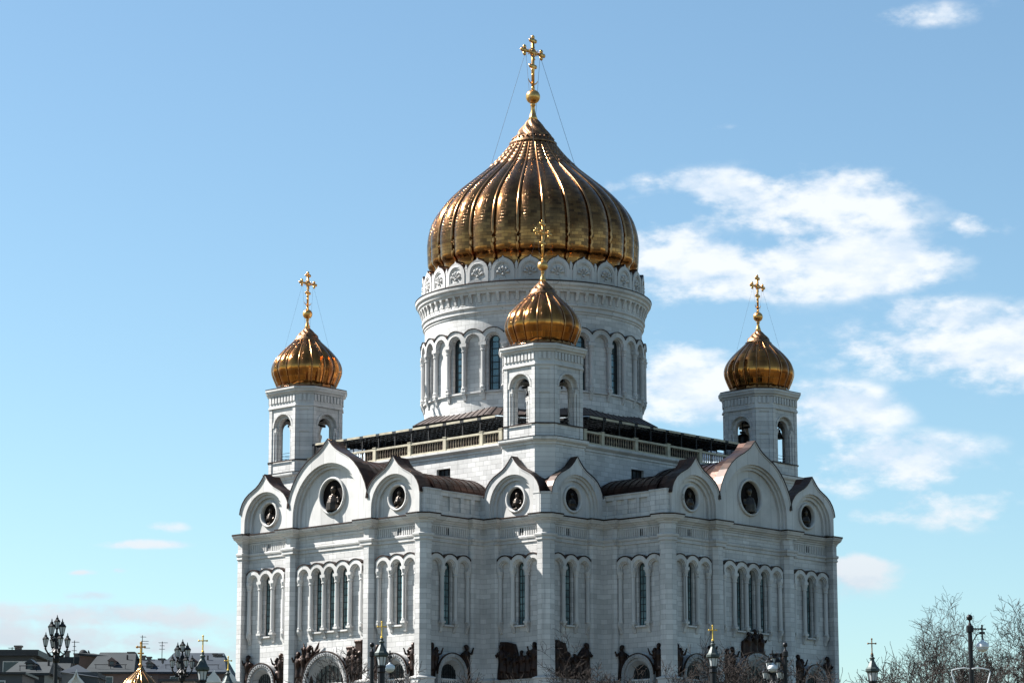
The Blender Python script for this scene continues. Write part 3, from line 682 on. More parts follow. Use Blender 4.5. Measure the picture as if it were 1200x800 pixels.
# balustrades
PIERS = [-18.0, -11.6, -5.1, 1.5, 8.0, 14.6, 18.0]
for q, T in enumerate(TU[:2]):
    b = MB()
    b.box((-18.3, -.32, 49.7), (18.3, .02, 49.92), T); b.box((-18.3, -.34, 51.12), (18.3, .04, 51.38), T)
    bo = b.build('balustrade', 'cream_paint', CA)
    for c in PIERS:
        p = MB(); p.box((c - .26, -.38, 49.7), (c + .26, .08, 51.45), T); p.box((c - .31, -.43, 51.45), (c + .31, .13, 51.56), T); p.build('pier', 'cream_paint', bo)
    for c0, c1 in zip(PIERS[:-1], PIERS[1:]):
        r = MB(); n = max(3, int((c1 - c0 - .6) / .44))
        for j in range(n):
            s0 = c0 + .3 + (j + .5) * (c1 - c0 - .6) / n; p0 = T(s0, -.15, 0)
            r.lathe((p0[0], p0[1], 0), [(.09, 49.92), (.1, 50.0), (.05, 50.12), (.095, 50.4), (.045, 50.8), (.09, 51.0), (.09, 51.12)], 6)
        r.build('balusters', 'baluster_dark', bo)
# canopy over the terrace
for q, T in enumerate(TU):
    c = MB(); z_e, z_i = 53.3, 53.95; de, di = -.2, -9.0
    P = lambda s, d, dz=0: T(s, d, z_e + (de - d) / (de - di) * (z_i - z_e) + dz)
    i = len(c.v); hw = 17.2; hi = 16.5
    c.v += [P(-hw, de), P(hw, de), P(hi, di), P(-hi, di), P(-hw, de, .1), P(hw, de, .1), P(hi, di, .1), P(-hi, di, .1)]
    for f in ((0, 1, 2, 3), (4, 5, 6, 7), (0, 1, 5, 4), (1, 2, 6, 5), (2, 3, 7, 6), (3, 0, 4, 7)): c.f.append(tuple(i + k for k in f)); c.m.append(0)
    cn = c.build('canopy', 'canopy_panel', CA)
    if q > 1: continue
    r = MB()
    for j in range(43):
        s0 = -17 + j * .81
        a, b2 = P(s0, de, -.02), P(s0 + .0, di, -.02)
        A = [P(s0 - .13, de, -.02), P(s0 + .13, de, -.02), P(s0 + .13, di, -.02), P(s0 - .13, di, -.02)]; B = [(x, y, z - .28) for x, y, z in A]
        i = len(r.v); r.v += A + B
        for f in ((0, 1, 2, 3), (4, 5, 6, 7), (0, 1, 5, 4), (1, 2, 6, 5), (2, 3, 7, 6), (3, 0, 4, 7)): r.f.append(tuple(i + k for k in f)); r.m.append(0)
    for k in range(6):
        d = de - .4 - k * 1.55; r.tube([P(-17, d, -.36), P(17, d, -.36)], .11, 5)
    r.build('rafters', 'canopy_black', cn)
    s0 = -17.2
    nseg = 11; st = 34.4 / nseg
    for k in range(nseg):
        f = MB(); f.box((s0 + k * st + .35, de - .05, z_e - .16), (s0 + (k + 1) * st - .35, de + .08, z_e + .12), T); f.build('fascia_board', 'cream_paint', cn)
        p = MB(); p.box((s0 + k * st - .34, de - .05, z_e - .2), (s0 + k * st + .34, de + .06, z_e + .1), T); p.box((s0 + k * st - .07, de - .25, 49.7), (s0 + k * st + .07, de - .1, z_e), T)
        p.build('post', 'canopy_black', cn)
        p = MB(); p.box((s0 + (k + .5) * st - .04, de - 3.0, 49.7), (s0 + (k + .5) * st + .04, de - 2.92, 54.0), T); p.build('inner_post', 'canopy_black', cn)
    # inner dark screen wall that carries the canopy
    w = MB(); w.box((-16.4, di - .1, 49.7), (16.4, di, 53.95), T); w.build('screen_wall', 'canopy_black', cn)

# ---- drum
DR = 15.15
TD = lambda s, d, z: ((DR + d) * cos(s / DR), (DR + d) * sin(s / DR), z)
NW = 16; P2 = 2 * pi * DR / 32; DS, DSP, DWR = 59.45, 66.2, 0.84
m = MB()
def ring(mm, r0, z0, r1, z1, n=128): mm.lathe((0, 0, 0), [(r0, z0), (r1, z1)], n, cap=False)
n = 160
m.lathe((0, 0, 0), [(DR, 49.5), (DR, DS)], n, cap=False); m.lathe((0, 0, 0), [(DR, DSP + DWR + .3), (DR, 74.0)], n, cap=False)
for k in range(32):
    s0 = k * P2; loops = [[(s0 - P2 / 2, DS), (s0, DS), (s0 + P2 / 2, DS), (s0 + P2 / 2, DSP + DWR + .3), (s0, DSP + DWR + .3), (s0 - P2 / 2, DSP + DWR + .3)]]
    if k % 2 == 0: loops.append(win_hole(s0, DWR, DS + .15, DSP))
    fl = [p for l in loops for p in l]; i = len(m.v); m.v += [TD(p[0], 0, p[1]) for p in fl]
    for tr in tessellate_polygon([[Vector((p[0], p[1], 0)) for p in l] for l in loops]): m.f.append(tuple(i + q for q in tr)); m.m.append(0)
    if k % 2 == 0: m.prism(TD, [win_hole(s0, DWR, DS + .15, DSP)], 0, -0.8, (False, False))
m.build('drum', 'drum_stone', CA, recalc=False)
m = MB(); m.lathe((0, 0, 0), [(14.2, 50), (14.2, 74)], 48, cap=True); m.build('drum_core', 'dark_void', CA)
def bpts(pts, dstep=0.35):        # densify so straight runs bend with the drum
    r = []
    for a, b in zip(pts, pts[1:] + pts[:1]):
        k = max(1, int(abs(b[0] - a[0]) / dstep)); r += [(a[0] + (b[0] - a[0]) * j / k, a[1] + (b[1] - a[1]) * j / k) for j in range(k)]
    return r
ro, ri = 1.78, 1.06; hf = P2 / 2; tt = math.degrees(math.acos(hf / ro))
for k in range(32):
    s0 = k * P2; a = MB()
    for (o1, i1, d1) in ((ro, ri + .1, .55), (ro - .15, ri, .42), (ro - .35, ri - .12, .28)):
        t = math.degrees(math.acos(min(1, hf / o1))); top = arc(s0, DSP, o1, t, 180 - t, 12)
        a.prism(TD, [[(s0 + hf, DSP)] + top + [(s0 - hf, DSP)] + [(s0 - i1, DSP)] + arc(s0, DSP, i1, 180, 0, 12)[1:-1] + [(s0 + i1, DSP)]], 0, d1)
    ao = a.build('drum_arch', 'trim_stone', CA)
    f = MB(); t0 = arc(s0, DSP, ro + .02, tt, 180 - tt, 10); t1 = arc(s0, DSP, ro + .1, tt, 180 - tt, 10); f.prism(TD, [t1 + t0[::-1]], 0, .66); f.build('flashing', 'copper_flashing', ao)
    c = MB(); sc0 = s0 + hf; p0 = TD(sc0, .28, 0)
    c.lathe((p0[0], p0[1], 0), [(.32, 59.9), (.40, 59.95), (.40, 60.1), (.31, 60.2), (.30, 64.95), (.39, 65.0), (.39, 65.15), (.33, 65.2), (.42, 65.5), (.5, 65.7)], 10)
    c.box((sc0 - .52, 0, 65.7), (sc0 + .52, .64, 66.15), TD); c.box((sc0 - .36, 0, 59.55), (sc0 + .36, .58, 59.9), TD)
    c.prism(lambda s, d, z: TD(sc0 + d, s, z), [[(0, 58.3), (.16, 58.45), (.28, 58.9), (.5, 59.3), (.54, 59.56), (0, 59.56)]], -.24, .24)
    c.build('column', 'trim_stone', ao)
    if k % 2 == 0:
        w = MB()
        for j in range(8): w.box((s0 - DWR, -.5, DS + .2 + j * .93), (s0 + DWR, -.42, DS + .28 + j * .93), TD)
        for ss in (-.5, .5): w.box((s0 + ss - .04, -.5, DS + .15), (s0 + ss + .04, -.42, DSP + .55), TD)
        w.prism(TD, [win_hole(s0, DWR - .002, DS + .15, DSP), win_hole(s0, DWR - .1, DS + .25, DSP)[::-1]], -.5, -.4)
        wo = w.build('window', 'mullion', CA); g = MB(); g.prism(TD, [win_hole(s0, DWR, DS + .15, DSP)], -.55, -.58); g.build('pane', 'drum_glass', wo)
def lring(name, prof, mat, nn=160, smooth=False): q = MB(); q.lathe((0, 0, 0), prof, nn, cap=False); return q.build(name, mat, CA, recalc=False, smooth=smooth)
lring('string_course', [(DR, 59.2), (DR + .3, 59.28), (DR + .3, 59.48), (DR, 59.56)], 'trim_stone')
lring('drum_moulding', [(DR, 69.9), (DR + .12, 69.95), (DR + .12, 70.15), (DR + .3, 70.3), (DR + .3, 70.45), (DR + .22, 70.5), (DR + .22, 70.75), (DR + .45, 70.95), (DR + .45, 71.15), (DR + .3, 71.25), (DR + .3, 72.75), (DR + .5, 72.8)], 'trim_stone')
lring('drum_cornice', [(DR + .3, 72.7), (DR + .75, 72.75), (DR + .8, 72.95), (DR + 1.0, 73.1), (DR + 1.05, 73.4), (DR + 1.3, 73.6), (DR + 1.36, 73.95), (DR + 1.25, 74.1), (DR + .2, 74.35)], 'trim_stone')
lring('cornice_flashing', [(DR + 1.2, 74.08), (DR + 1.42, 74.02), (DR + 1.42, 74.12), (DR - .2, 74.6)], 'copper_roof')
m = MB(); nb_ = 72
for k in range(nb_):
    s0 = k * 2 * pi * DR / nb_; w_ = .2
    m.prism(lambda s, d, z: TD(s0 + d, s, z), [[(.28, 71.5), (.45, 71.6), (.55, 72.1), (.75, 72.5), (.8, 72.8), (.28, 72.8)]], -w_, w_)
    m.box((s0 - w_ - .22, .28, 71.3), (s0 + w_ + .22, .38, 71.5), TD); m.box((s0 + .45, .28, 71.7), (s0 + .85, .36, 72.3), TD)
m.build('corbel_frieze', 'trim_stone', CA)
# roof skirt at the drum's foot (octagon)
m = MB(); m.lathe((0, 0, 0), [(18.1, 55.75), (15.6, 57.15), (15.0, 57.2)], 8, a0=radians(22.5), cap=False)
for k in range(8):
    for j in range(12):
        f = (j + .5) / 12; a0_, a1_ = radians(22.5 + 45 * k), radians(67.5 + 45 * k)
        pa = Vector((18.1 * cos(a0_), 18.1 * sin(a0_), 55.75)).lerp(Vector((18.1 * cos(a1_), 18.1 * sin(a1_), 55.75)), f)
        pb = Vector((15.6 * cos(a0_), 15.6 * sin(a0_), 57.15)).lerp(Vector((15.6 * cos(a1_), 15.6 * sin(a1_), 57.15)), f)
        m.tube([pa + Vector((0, 0, .03)), pb + Vector((0, 0, .03))], .07, 4)
m.build('skirt_roof', 'dark_tile', CA, recalc=False)
m = MB(); m.lathe((0, 0, 0), [(17.6, 49.6), (17.6, 55.76), (18.1, 55.75)], 8, a0=radians(22.5), cap=False); m.build('skirt_wall', 'canopy_black', CA, recalc=False)
# kokoshnik ring
NG = 26; OFF = radians(41.3); KR = 15.45; KW = 2 * pi * KR / NG
TK = lambda s, d, z: ((KR + d) * cos(s / KR + OFF), (KR + d) * sin(s / KR + OFF), z)
KS = [(1.64, 74.35), (1.64, 75.85), (1.56, 76.35), (1.33, 76.8), (1.0, 77.13), (.65, 77.35), (.35, 77.46), (.14, 77.56), (0, 77.8)]
for k in range(NG):
    s0 = k * KW; o = sym(KS, s0); m = MB()
    m.prism(TK, [o], -.5, -.05)
    inn = [(s0 + 1.2, 74.7), (s0 + 1.2, 75.8)] + arc(s0, 75.8, 1.2, 0, 180, 12)[1:-1] + [(s0 - 1.2, 75.8), (s0 - 1.2, 74.7)]
    m.prism(TK, [o, inn[::-1]], -.1, .12)
    inn2 = [(s0 + 1.02, 74.8), (s0 + 1.02, 75.8)] + arc(s0, 75.8, 1.02, 0, 180, 12)[1:-1] + [(s0 - 1.02, 75.8), (s0 - 1.02, 74.8)]
    m.prism(TK, [inn, inn2[::-1]], -.1, .04)
    for a_ in (18, 54, 90, 126, 162):
        ca, sa = cos(radians(a_)), sin(radians(a_)); p, q = TK(s0 + .25 * ca, .0, 75.35 + .25 * sa), TK(s0 + .72 * ca, .03, 75.35 + .78 * sa)
        m.tube([p, q], [.07, .17], 6); m.ball(TK(s0 + .74 * ca, .0, 75.35 + .8 * sa), .22, 8, 5)
    m.ball(TK(s0, .02, 75.2), .2, 7, 5); m.box((s0 - .35, -.1, 74.75), (s0 + .35, .08, 74.95), TK)
    ko = m.build('shell_gable', 'trim_stone', CA)
    f = MB(); a = sym(KS, s0)[1:-1]; b = sym([(x + (.08 if x > 0 else 0), z + .1) for x, z in KS], s0)[1:-1]; f.prism(TK, [b + a[::-1]], -1.6, .06); f.build('flashing', 'copper_roof', ko)
    pl = MB(); s1 = s0 + KW / 2; pl.box((s1 - .2, -.3, 74.4), (s1 + .2, .04, 76.5), TK); pl.prism(TK, [[(s1 - .26, 76.5), (s1 + .26, 76.5), (s1, 77.1)]], -.3, .06); pl.build('pinnacle', 'trim_stone', ko)

# ---- domes
def zpix(py): # height on the cathedral axis seen at photo row py
    lo, hi = 20, 140
    for _ in range(50):
        md = (lo + hi) / 2; d = Vector((0, 0, md)) - CC; y = 400 - FPX * d.dot(CU) / d.dot(CF)
        if y < py: hi = md
        else: lo = md
    return lo
DP = [(14.2, 76.6), (14.3, 78.4)] + [(hw / 2.667 / 8.34, zpix(20 + y / 2.667)) for y, hw in
     [(790, 329), (760, 331.5), (720, 332.5), (680, 326), (640, 311), (600, 283), (560, 243), (520, 193.5), (480, 143.5), (440, 104), (405, 75)]]
def interp_prof(P, n):
    """Catmull-Rom through the profile"""
    r = []
    for k in range(len(P) - 1):
        p0, p1, p2, p3 = P[max(k - 1, 0)], P[k], P[k + 1], P[min(k + 2, len(P) - 1)]
        for j in range(n):
            t = j / n; r.append(tuple(.5 * (2 * b + (c - a) * t + (2 * a - 5 * b + 4 * c - d) * t * t + (3 * b - a - 3 * c + d) * t ** 3) for a, b, c, d in zip(p0, p1, p2, p3)))
    return r + [P[-1]]
def dome(c, prof, ng, off, parent, mat, rib_r, bulge, name='dome', sub=8):
    m = MB(); nn = ng * sub; z_prev = None; v = 0; rows = []
    for (r, z) in prof:
        if z_prev: v += hypot(r - z_prev[0], z - z_prev[1])
        z_prev = (r, z); i = len(m.v); rows.append((i, v))
        for q in range(nn):
            t = (q % sub) / sub; b = r * (1 - bulge * (1 - 4 * t * (1 - t)) ** 1.0 ); a = off + 2 * pi * q / nn
            m.v.append((c[0] + b * cos(a), c[1] + b * sin(a), c[2] + z))
    Rm = max(r for r, z in prof); fi = 0
    for (r0, v0), (r1, v1) in zip(rows, rows[1:]):
        for q in range(nn):
            q2 = (q + 1) % nn; m.f.append((r0 + q, r0 + q2, r1 + q2, r1 + q)); m.m.append(0)
            u0, u1 = 2 * pi * Rm * q / nn, 2 * pi * Rm * (q + 1) / nn
            m.uv[(fi, r0 + q)] = (u0, v0); m.uv[(fi, r0 + q2)] = (u1, v0); m.uv[(fi, r1 + q2)] = (u1, v1); m.uv[(fi, r1 + q)] = (u0, v1); fi += 1
    do = m.build(name, mat, parent, smooth=True)
    for k in range(ng):
        a = off + 2 * pi * k / ng; rb = MB()
        rb.tube([(c[0] + r * (1 - bulge * .6) * cos(a), c[1] + r * (1 - bulge * .6) * sin(a), c[2] + z) for r, z in prof], [rib_r * (0.5 + 0.5 * min(1, r / Rm)) for r, z in prof], 8)
        rb.build('rib', 'rib_gold', do if do.parent is CA else parent, smooth=True)
    return do
ROFF = OFF + pi / NG
dm = dome((0, 0, 0), interp_prof(DP, 4), NG, ROFF, CA, 'dome_gold', 0.22, 0.045)
# petals hanging from the collar: a stack of scales on every gore
pz = [(r, z) for r, z in interp_prof(DP, 6) if z > zpix(198)]
pm = MB()
for k in range(NG):
    a = ROFF + 2 * pi * (k + .5) / NG
    for j, (r, z) in enumerate(pz[::2]):
        w_ = r * pi / NG * .8; pm.ball(((r + .03) * cos(a), (r + .03) * sin(a), z - .15), w_, 8, 6, (.35, 1, .8), rot=Matrix.Rotation(a, 3, 'Z') @ Matrix.Rotation(radians(-38), 3, 'Y'))
pm.build('petal_collar', 'bronze_ornament', dm, smooth=True)
# cap, neck, ball, cross
def crossmb(c, k):
    """gilded openwork cross, trefoil ends, crescent foot; bar runs along x. c = centre of the ball, k = scale (1 = great cross)"""
    m = MB(); X, Y, Z = c
    def rod(a, b, r): m.tube([(X + a[0] * k, Y, Z + a[1] * k), (X + b[0] * k, Y, Z + b[1] * k)], r * k * 1.2, 6)
    def knob(a, b, r): m.ball((X + a * k, Y, Z + b * k), r * k * 1.12, 8, 6, (1, .6, 1))
    H = 9.2; ZB = 6.55
    rod((0, .9), (0, 8.6), .2); rod((-.22, 1.0), (0, 3.2), .05); rod((.22, 1.0), (0, 3.2), .05)
    rod((-1.75, ZB), (1.75, ZB), .18)
    def trefoil(x, z, dx, dz):
        knob(x, z, .4); knob(x + dx * .52, z + dz * .52, .29)
        px, pz_ = -dz, dx; knob(x + px * .5, z + pz_ * .5, .29); knob(x - px * .5, z - pz_ * .5, .29)
        knob(x + dx * .74, z + dz * .74, .1)
    trefoil(0, 8.3, 0, 1); trefoil(-1.75, ZB, -1, 0); trefoil(1.75, ZB, 1, 0)
    # openwork hub
    n = 16
    pts = [(X + .62 * k * cos(2 * pi * q / n), Y, Z + (ZB + .62 * sin(2 * pi * q / n)) * k) for q in range(n + 1)]
    m.tube(pts, .11 * k, 5); knob(0, ZB, .42)
    for q in range(8):
        a = 2 * pi * (q + .5) / 8; rod((.4 * cos(a), ZB + .4 * sin(a)), (1.0 * cos(a), ZB + 1.0 * sin(a)), .035)
        if q % 2: knob(1.05 * cos(a), ZB + 1.05 * sin(a), .09)
    trefoil(0, 4.5, 0, -1); knob(0, 3.9, .3); knob(0, 3.2, .24)
    cr = [(X + 1.05 * k * cos(radians(a)), Y, Z + (2.9 + 1.05 * sin(radians(a))) * k) for a in range(200, 341, 14)]
    m.tube(cr, [(.03 + .1 * sin(pi * q / (len(cr) - 1))) * k for q in range(len(cr))], 5)
    return m
def top_pieces(c, k, parent, zball, zring, rring, zneck, ring_off, wires=True):
    m = MB(); X, Y = c
    # spiral-fluted cap
    prof = [(rring * 1.04, zring - .25 * k), (rring * 1.06, zring), (rring * .96, zring + .1 * k), (rring * .92, zring + .35 * k), (rring * .88, zring + .7 * k), (rring * .82, zring + .85 * k)]
    m.lathe((X, Y, 0), prof, 32, cap=False)
    n = 16; rows = []; st = 14
    h = zneck - (zring + .85 * k)
    for j in range(st + 1):
        t = j / st; r = rring * (.60 * (1 - t) ** .95 + .22); i = len(m.v); rows.append(i); z = zring + .85 * k + h * t
        for q in range(n * 4):
            a = 2 * pi * q / (n * 4); rr = r * (1 + .09 * cos(n * .5 * (a + t * 1.3) * 1.0)); m.v.append((X + rr * cos(a), Y + rr * sin(a), z))
    for r0, r1 in zip(rows, rows[1:]):
        for q in range(n * 4): q2 = (q + 1) % (n * 4); m.f.append((r0 + q, r0 + q2, r1 + q2, r1 + q)); m.m.append(0)
    if k > .8:
        for q in range(28): a = 2 * pi * q / 28; m.ball((X + rring * .9 * cos(a), Y + rring * .9 * sin(a), zring + .55 * k), .17, 6, 5)
    m.build('spiral_cap', 'bronze_ornament', parent, smooth=True)
    s = MB(); zb = zball - 1.0 * k
    s.lathe((X, Y, 0), [(rring * .235, zneck - .1 * k), (.56 * k, zneck + (zb - zneck) * .18), (.42 * k, zneck + (zb - zneck) * .36), (.31 * k, zneck + (zb - zneck) * .55), (.25 * k, zb - .45 * k), (.38 * k, zb - .3 * k), (.38 * k, zb - .15 * k), (.25 * k, zb), (.6 * k, zb + .15 * k), (.5 * k, zb + .3 * k)], 14)
    s.ball((X, Y, zball), 1.03 * k, 24, 16); s.lathe((X, Y, zball), [(.35 * k, .9 * k), (.22 * k, 1.15 * k), (.3 * k, 1.3 * k), (.18 * k, 1.5 * k)], 12)
    s.build('finial_ball', 'cross_gold', parent, smooth=True)
    crossmb((X, Y, zball), k).build('cross', 'cross_gold', parent, smooth=True)
    if wires:
        w = MB()
        for (dx, dy) in ((.707, .707), (-.707, .707), (.707, -.707), (-.707, -.707)):
            rr = wires[0]; w.tube([(X + (1.5 if dx > 0 else -1.5) * k, Y, zball + 6.4 * k), (X + dx * rr, Y + dy * rr, wires[1])], .022 if k > .8 else .010, 4)
        w.build('stay_wires', 'iron', parent)
top_pieces((0, 0), 1.0, CA, zpix(113.7), zpix(169), 28 / 8.34 * .96, zpix(141), 0, (5.9, zpix(193)))

# ---- bell towers
def octo(a, b): return [(a, -b), (a, b), (b, a), (-b, a), (-a, b), (-a, -b), (-b, -a), (b, -a)]
def octo_off(e): return octo(4.3 + e, 2.65 + e * .4142)
def make_tower(px_, py_):
    t = bpy.data.objects.new('bell_tower', None); COL.objects.link(t); t.parent = CA; t.location = (px_, py_, 0); WL[t] = Vector((0, 0, ZG))
    # everything below is built round (0,0) with world z
    b = MB()
    o = octo_off(.28); i = len(b.v)
    for k in range(8): a, c = o[k], o[(k + 1) % 8]; b.quadpts([(a[0], a[1], 39.5), (c[0], c[1], 39.5), (c[0], c[1], 49.2), (a[0], a[1], 49.2)])
    b.build('tower_base', 'wall_stone', t, recalc=False)
    l = MB(); l.sweep(octo_off(.28), [(0.0, 48.7), (.15, 48.75), (.15, 48.95), (.5, 49.2), (.55, 49.35), (.55, 49.6), (-.4, 49.75), (-3.5, 49.76)]); l.build('ledge', 'trim_stone', t)
    MB().sweep(octo_off(.28), [(.5, 49.61), (.6, 49.62), (.6, 49.68), (-.3, 49.82)]).build('ledge_flashing', 'copper_flashing', t)
    w = MB(); z0, z1 = 49.7, 59.3
    ra = 1.28; rb = 1.72; zs = 56.15
    for q in range(4):
        c, s_ = round(cos(q * pi / 2)), round(sin(q * pi / 2)); T = lambda s, d, z, c=c, s_=s_: ((4.3 + d) * c - s * s_, (4.3 + d) * s_ + s * c, z)
        op = lambda r, zb=51.35: [(r, zb)] + arc(0, zs, r, 0, 180, 16) + [(-r, zb)]
        w.prism(T, [[(-2.65, z0), (2.65, z0), (2.65, z1), (-2.65, z1)], op(rb)[::-1]], -.45, -.0)
        w.prism(T, [[(-2.5, z0), (2.5, z0), (2.5, z1), (-2.5, z1)], op(ra)[::-1]], -1.0, -.45)
        # raised frame: corner strips, top strip, parapet
        w.box((-2.65, 0, z0), (-2.1, .12, z1), T); w.box((2.1, 0, z0), (2.65, .12, z1), T)
        w.prism(T, [arc(0, zs, rb + .3, 0, 180, 16) + arc(0, zs, rb + .05, 180, 0, 16)], 0, .1)
        for sg in (-1, 1):
            w.box((sg * (rb - .38) if sg > 0 else -rb, -.5, 55.6), (rb if sg > 0 else -(rb - .38), -.02, 56.15), T)
            p0 = T(sg * (rb - .2), -.25, 0); w.lathe((p0[0], p0[1], 0), [(.22, 51.4), (.16, 51.7), (.16, 55.2), (.24, 55.6)], 8)
        # pierced parapet
        w.box((-1.3, -.28, 51.05), (1.3, -.08, 51.35), T); w.box((-1.3, -.28, 49.8), (1.3, -.1, 50.1), T)
        for k in range(-3, 4): w.box((k * .38 - .07, -.26, 50.1), (k * .38 + .07, -.1, 51.05), T)
        # chamfer faces with a sunk panel
        d45 = radians(45 + 90 * q); dd = (4.3 + 2.65) / sqrt(2); hw = (4.3 - 2.65) / sqrt(2)
        T2 = lambda s, d, z, d45=d45: ((dd + d) * cos(d45) - s * sin(d45), (dd + d) * sin(d45) + s * cos(d45), z)
        w.box((-hw, -1.0, z0), (hw, 0, z1), T2)
        w.box((-hw, 0, z0), (-hw + .5, .1, z1), T2); w.box((hw - .5, 0, z0), (hw, .1, z1), T2); w.box((-hw + .5, 0, 55.3), (hw - .5, .1, 55.75), T2); w.box((-hw + .5, 0, 58.4), (hw - .5, .1, z1), T2)
    w.build('belfry_wall', 'wall_stone', t)
    MB().sweep(octo_off(.12), [(0, 51.3), (.12, 51.33), (.12, 51.45), (0, 51.48)]).build('belfry_flashing', 'copper_flashing', t)
    MB().sweep(octo_off(.1), [(0, 58.75), (.14, 58.8), (.14, 59.0), (.05, 59.05), (.05, 59.2)]).build('string_course', 'trim_stone', t)
    c = MB(); c.sweep(octo_off(.02), [(0, 59.0), (.06, 59.05), (.06, 60.45), (.2, 60.5), (.25, 60.7), (.5, 60.85), (.55, 61.1), (.66, 61.2), (.66, 61.5), (-.3, 61.75), (-4, 61.8)])
    c.sweep(octo_off(-.3), [(0, 59.1), (-4.4, 59.1)])
    for q in range(4):
        cc, s_ = round(cos(q * pi / 2)), round(sin(q * pi / 2)); T = lambda s, d, z, c=cc, s_=s_: ((4.3 + d) * c - s * s_, (4.3 + d) * s_ + s * c, z)
        for k in range(-4, 5): c.box((k * .6 - .17, .07, 59.55), (k * .6 + .17, .24, 60.45), T)
        d45 = radians(45 + 90 * q); T2 = lambda s, d, z, d45=d45: ((dd + d) * cos(d45) - s * sin(d45), (dd + d) * sin(d45) + s * cos(d45), z)
        for k in (-1, 0, 1): c.box((k * .6 - .17, .07, 59.55), (k * .6 + .17, .24, 60.45), T2)
    c.build('tower_cornice', 'trim_stone', t)
    MB().sweep(octo_off(.68), [(-.1, 61.45), (.03, 61.48), (.03, 61.55), (-.9, 61.82)]).build('cornice_flashing', 'copper_flashing', t)
    # floor, beams inside
    f = MB(); f.box((-3.3, -3.3, 51.0), (3.3, 3.3, 51.2)); f.box((-3.6, -.14, 57.0), (3.6, .14, 57.3)); f.box((-.14, -3.6, 57.0), (.14, 3.6, 57.3)); f.build('bell_frame', 'iron', t)
    r = MB()
    for z in (51.9, 52.3, 52.7):
        r.tube([(-3, -3, z), (3, -3, z), (3, 3, z), (-3, 3, z), (-3, -3, z)], .03, 4)
    r.build('railing', 'iron', t)
    # cupola
    ax = [(y, h) for y, h in [(472, 99), (462, 108), (450, 113.5), (438, 119), (420, 125.5), (405, 127.5), (390, 125.5), (375, 119.5), (360, 110), (340, 93), (322, 74), (306, 56), (296, 46)]]
    zt = 61.85; prof = []
    for y, h in ax:
        r_ = h / 3.077 / 8.37; prof.append((r_, zt + (472 - y) / 3.077 / 8.22))
    sk = MB(); sk.lathe((0, 0, 0), [(4.1, 61.6), (4.15, 61.85), (3.85, 62.05)], 32, cap=False)
    for q in range(16):
        a = 2 * pi * (q + .0) / 16; T3 = lambda s, d, z, a=a: ((3.95 + d) * cos(a) - s * sin(a), (3.95 + d) * sin(a) + s * cos(a), z)
        sk.prism(T3, [[(-.75, 61.75), (.75, 61.75), (.72, 62.1), (0, 62.45), (-.72, 62.1)]], -.15, .1)
    sk.build('cupola_skirt', 'cupola_gold', t)
    dome((0, 0, 0), interp_prof(prof, 3), 16, radians(11.25), t, 'cupola_gold', .085, .055, 'cupola', 6)
    zr = prof[-1][1]; top_pieces((0, 0), .665, t, 72.6, zr + .05, prof[-1][0] * .98, zr + 1.75, 0, (3.2, zr - 1.6))
    return t
TW = 22.3
tw = make_tower(TW, TW)
for (x, y) in ((TW, -TW), (-TW, TW), (-TW, -TW)):
    c = tw.copy(); COL.objects.link(c); c.parent = CA; c.location = (x, y, 0)
    for ch in list(tw.children):
        d = ch.copy(); COL.objects.link(d); d.parent = c
# bells: hang in the towers, things of their own
def bell(loc, s, label):
    o = thing('bell', label, 'bell', loc, 'bells hanging in the open belfries')
    m = MB(); x, y, z = loc
    m.lathe((x, y, z), [(1.0 * s, 0), (1.02 * s, .06 * s), (.86 * s, .3 * s), (.68 * s, .8 * s), (.6 * s, 1.2 * s), (.5 * s, 1.45 * s), (.2 * s, 1.58 * s), (.12 * s, 1.6 * s)], 20); m.build('bell_body', 'bell_bronze', o, smooth=True)
    h = MB(); h.tube([(x, y, z + 1.55 * s), (x, y, 59.05)], .09, 6); h.box((x - .35 * s, y - .12, z + 1.6 * s), (x + .35 * s, y + .12, z + 1.6 * s + .3)); h.build('hanger', 'iron', o)
    c = MB(); c.tube([(x, y, z + 1.2 * s), (x, y, z + .05)], .05, 5); c.ball((x, y, z - .02), .17 * s, 8, 6); c.build('clapper', 'iron', o)
bell((-TW + 1.7, TW - 1.7, 53.6), 1.5, 'great dark bell filling the left opening of the right-hand belfry')
bell((-TW - 1.3, TW + 2.3, 55.2), .62, 'small dark bell in the right opening of the right-hand belfry')
bell((TW + 1.0, -TW - 1.2, 55.9), .6, 'little bell under the arches of the left-hand belfry')
bell((TW + 1.1, TW - 1.1, 55.7), .65, 'little bell under the arches of the nearest belfry')

# ================================================================== THINGS ROUND THE CATHEDRAL
def zground(x, y):
    t = (Vector((x, y)) - Vector((cx, cy))).dot(Vector((-cos(radians(CAM_AZ)), -sin(radians(CAM_AZ)))))
    if t < 40: return -5.9
    if t < 160: return -5.9 + (t - 40) / 120 * 11.6
    if t < 260: return 5.7
    if t < 310: return 5.7 + (t - 260) / 50 * (ZG - 5.7)
    if t < 480: return ZG
    return ZG + min(8, (t - 480) * 0.03)
pmat('lamp_glass', (0.45, 0.47, 0.48), 0.25, 0.0, 0.5)
pmat('white_shade', (0.62, 0.64, 0.66), 0.35, 0.0, 0.5)
noisy('green_patina', (0.055, 0.075, 0.072), (0.025, 0.034, 0.035), 1.2, 0.5, 0.2)

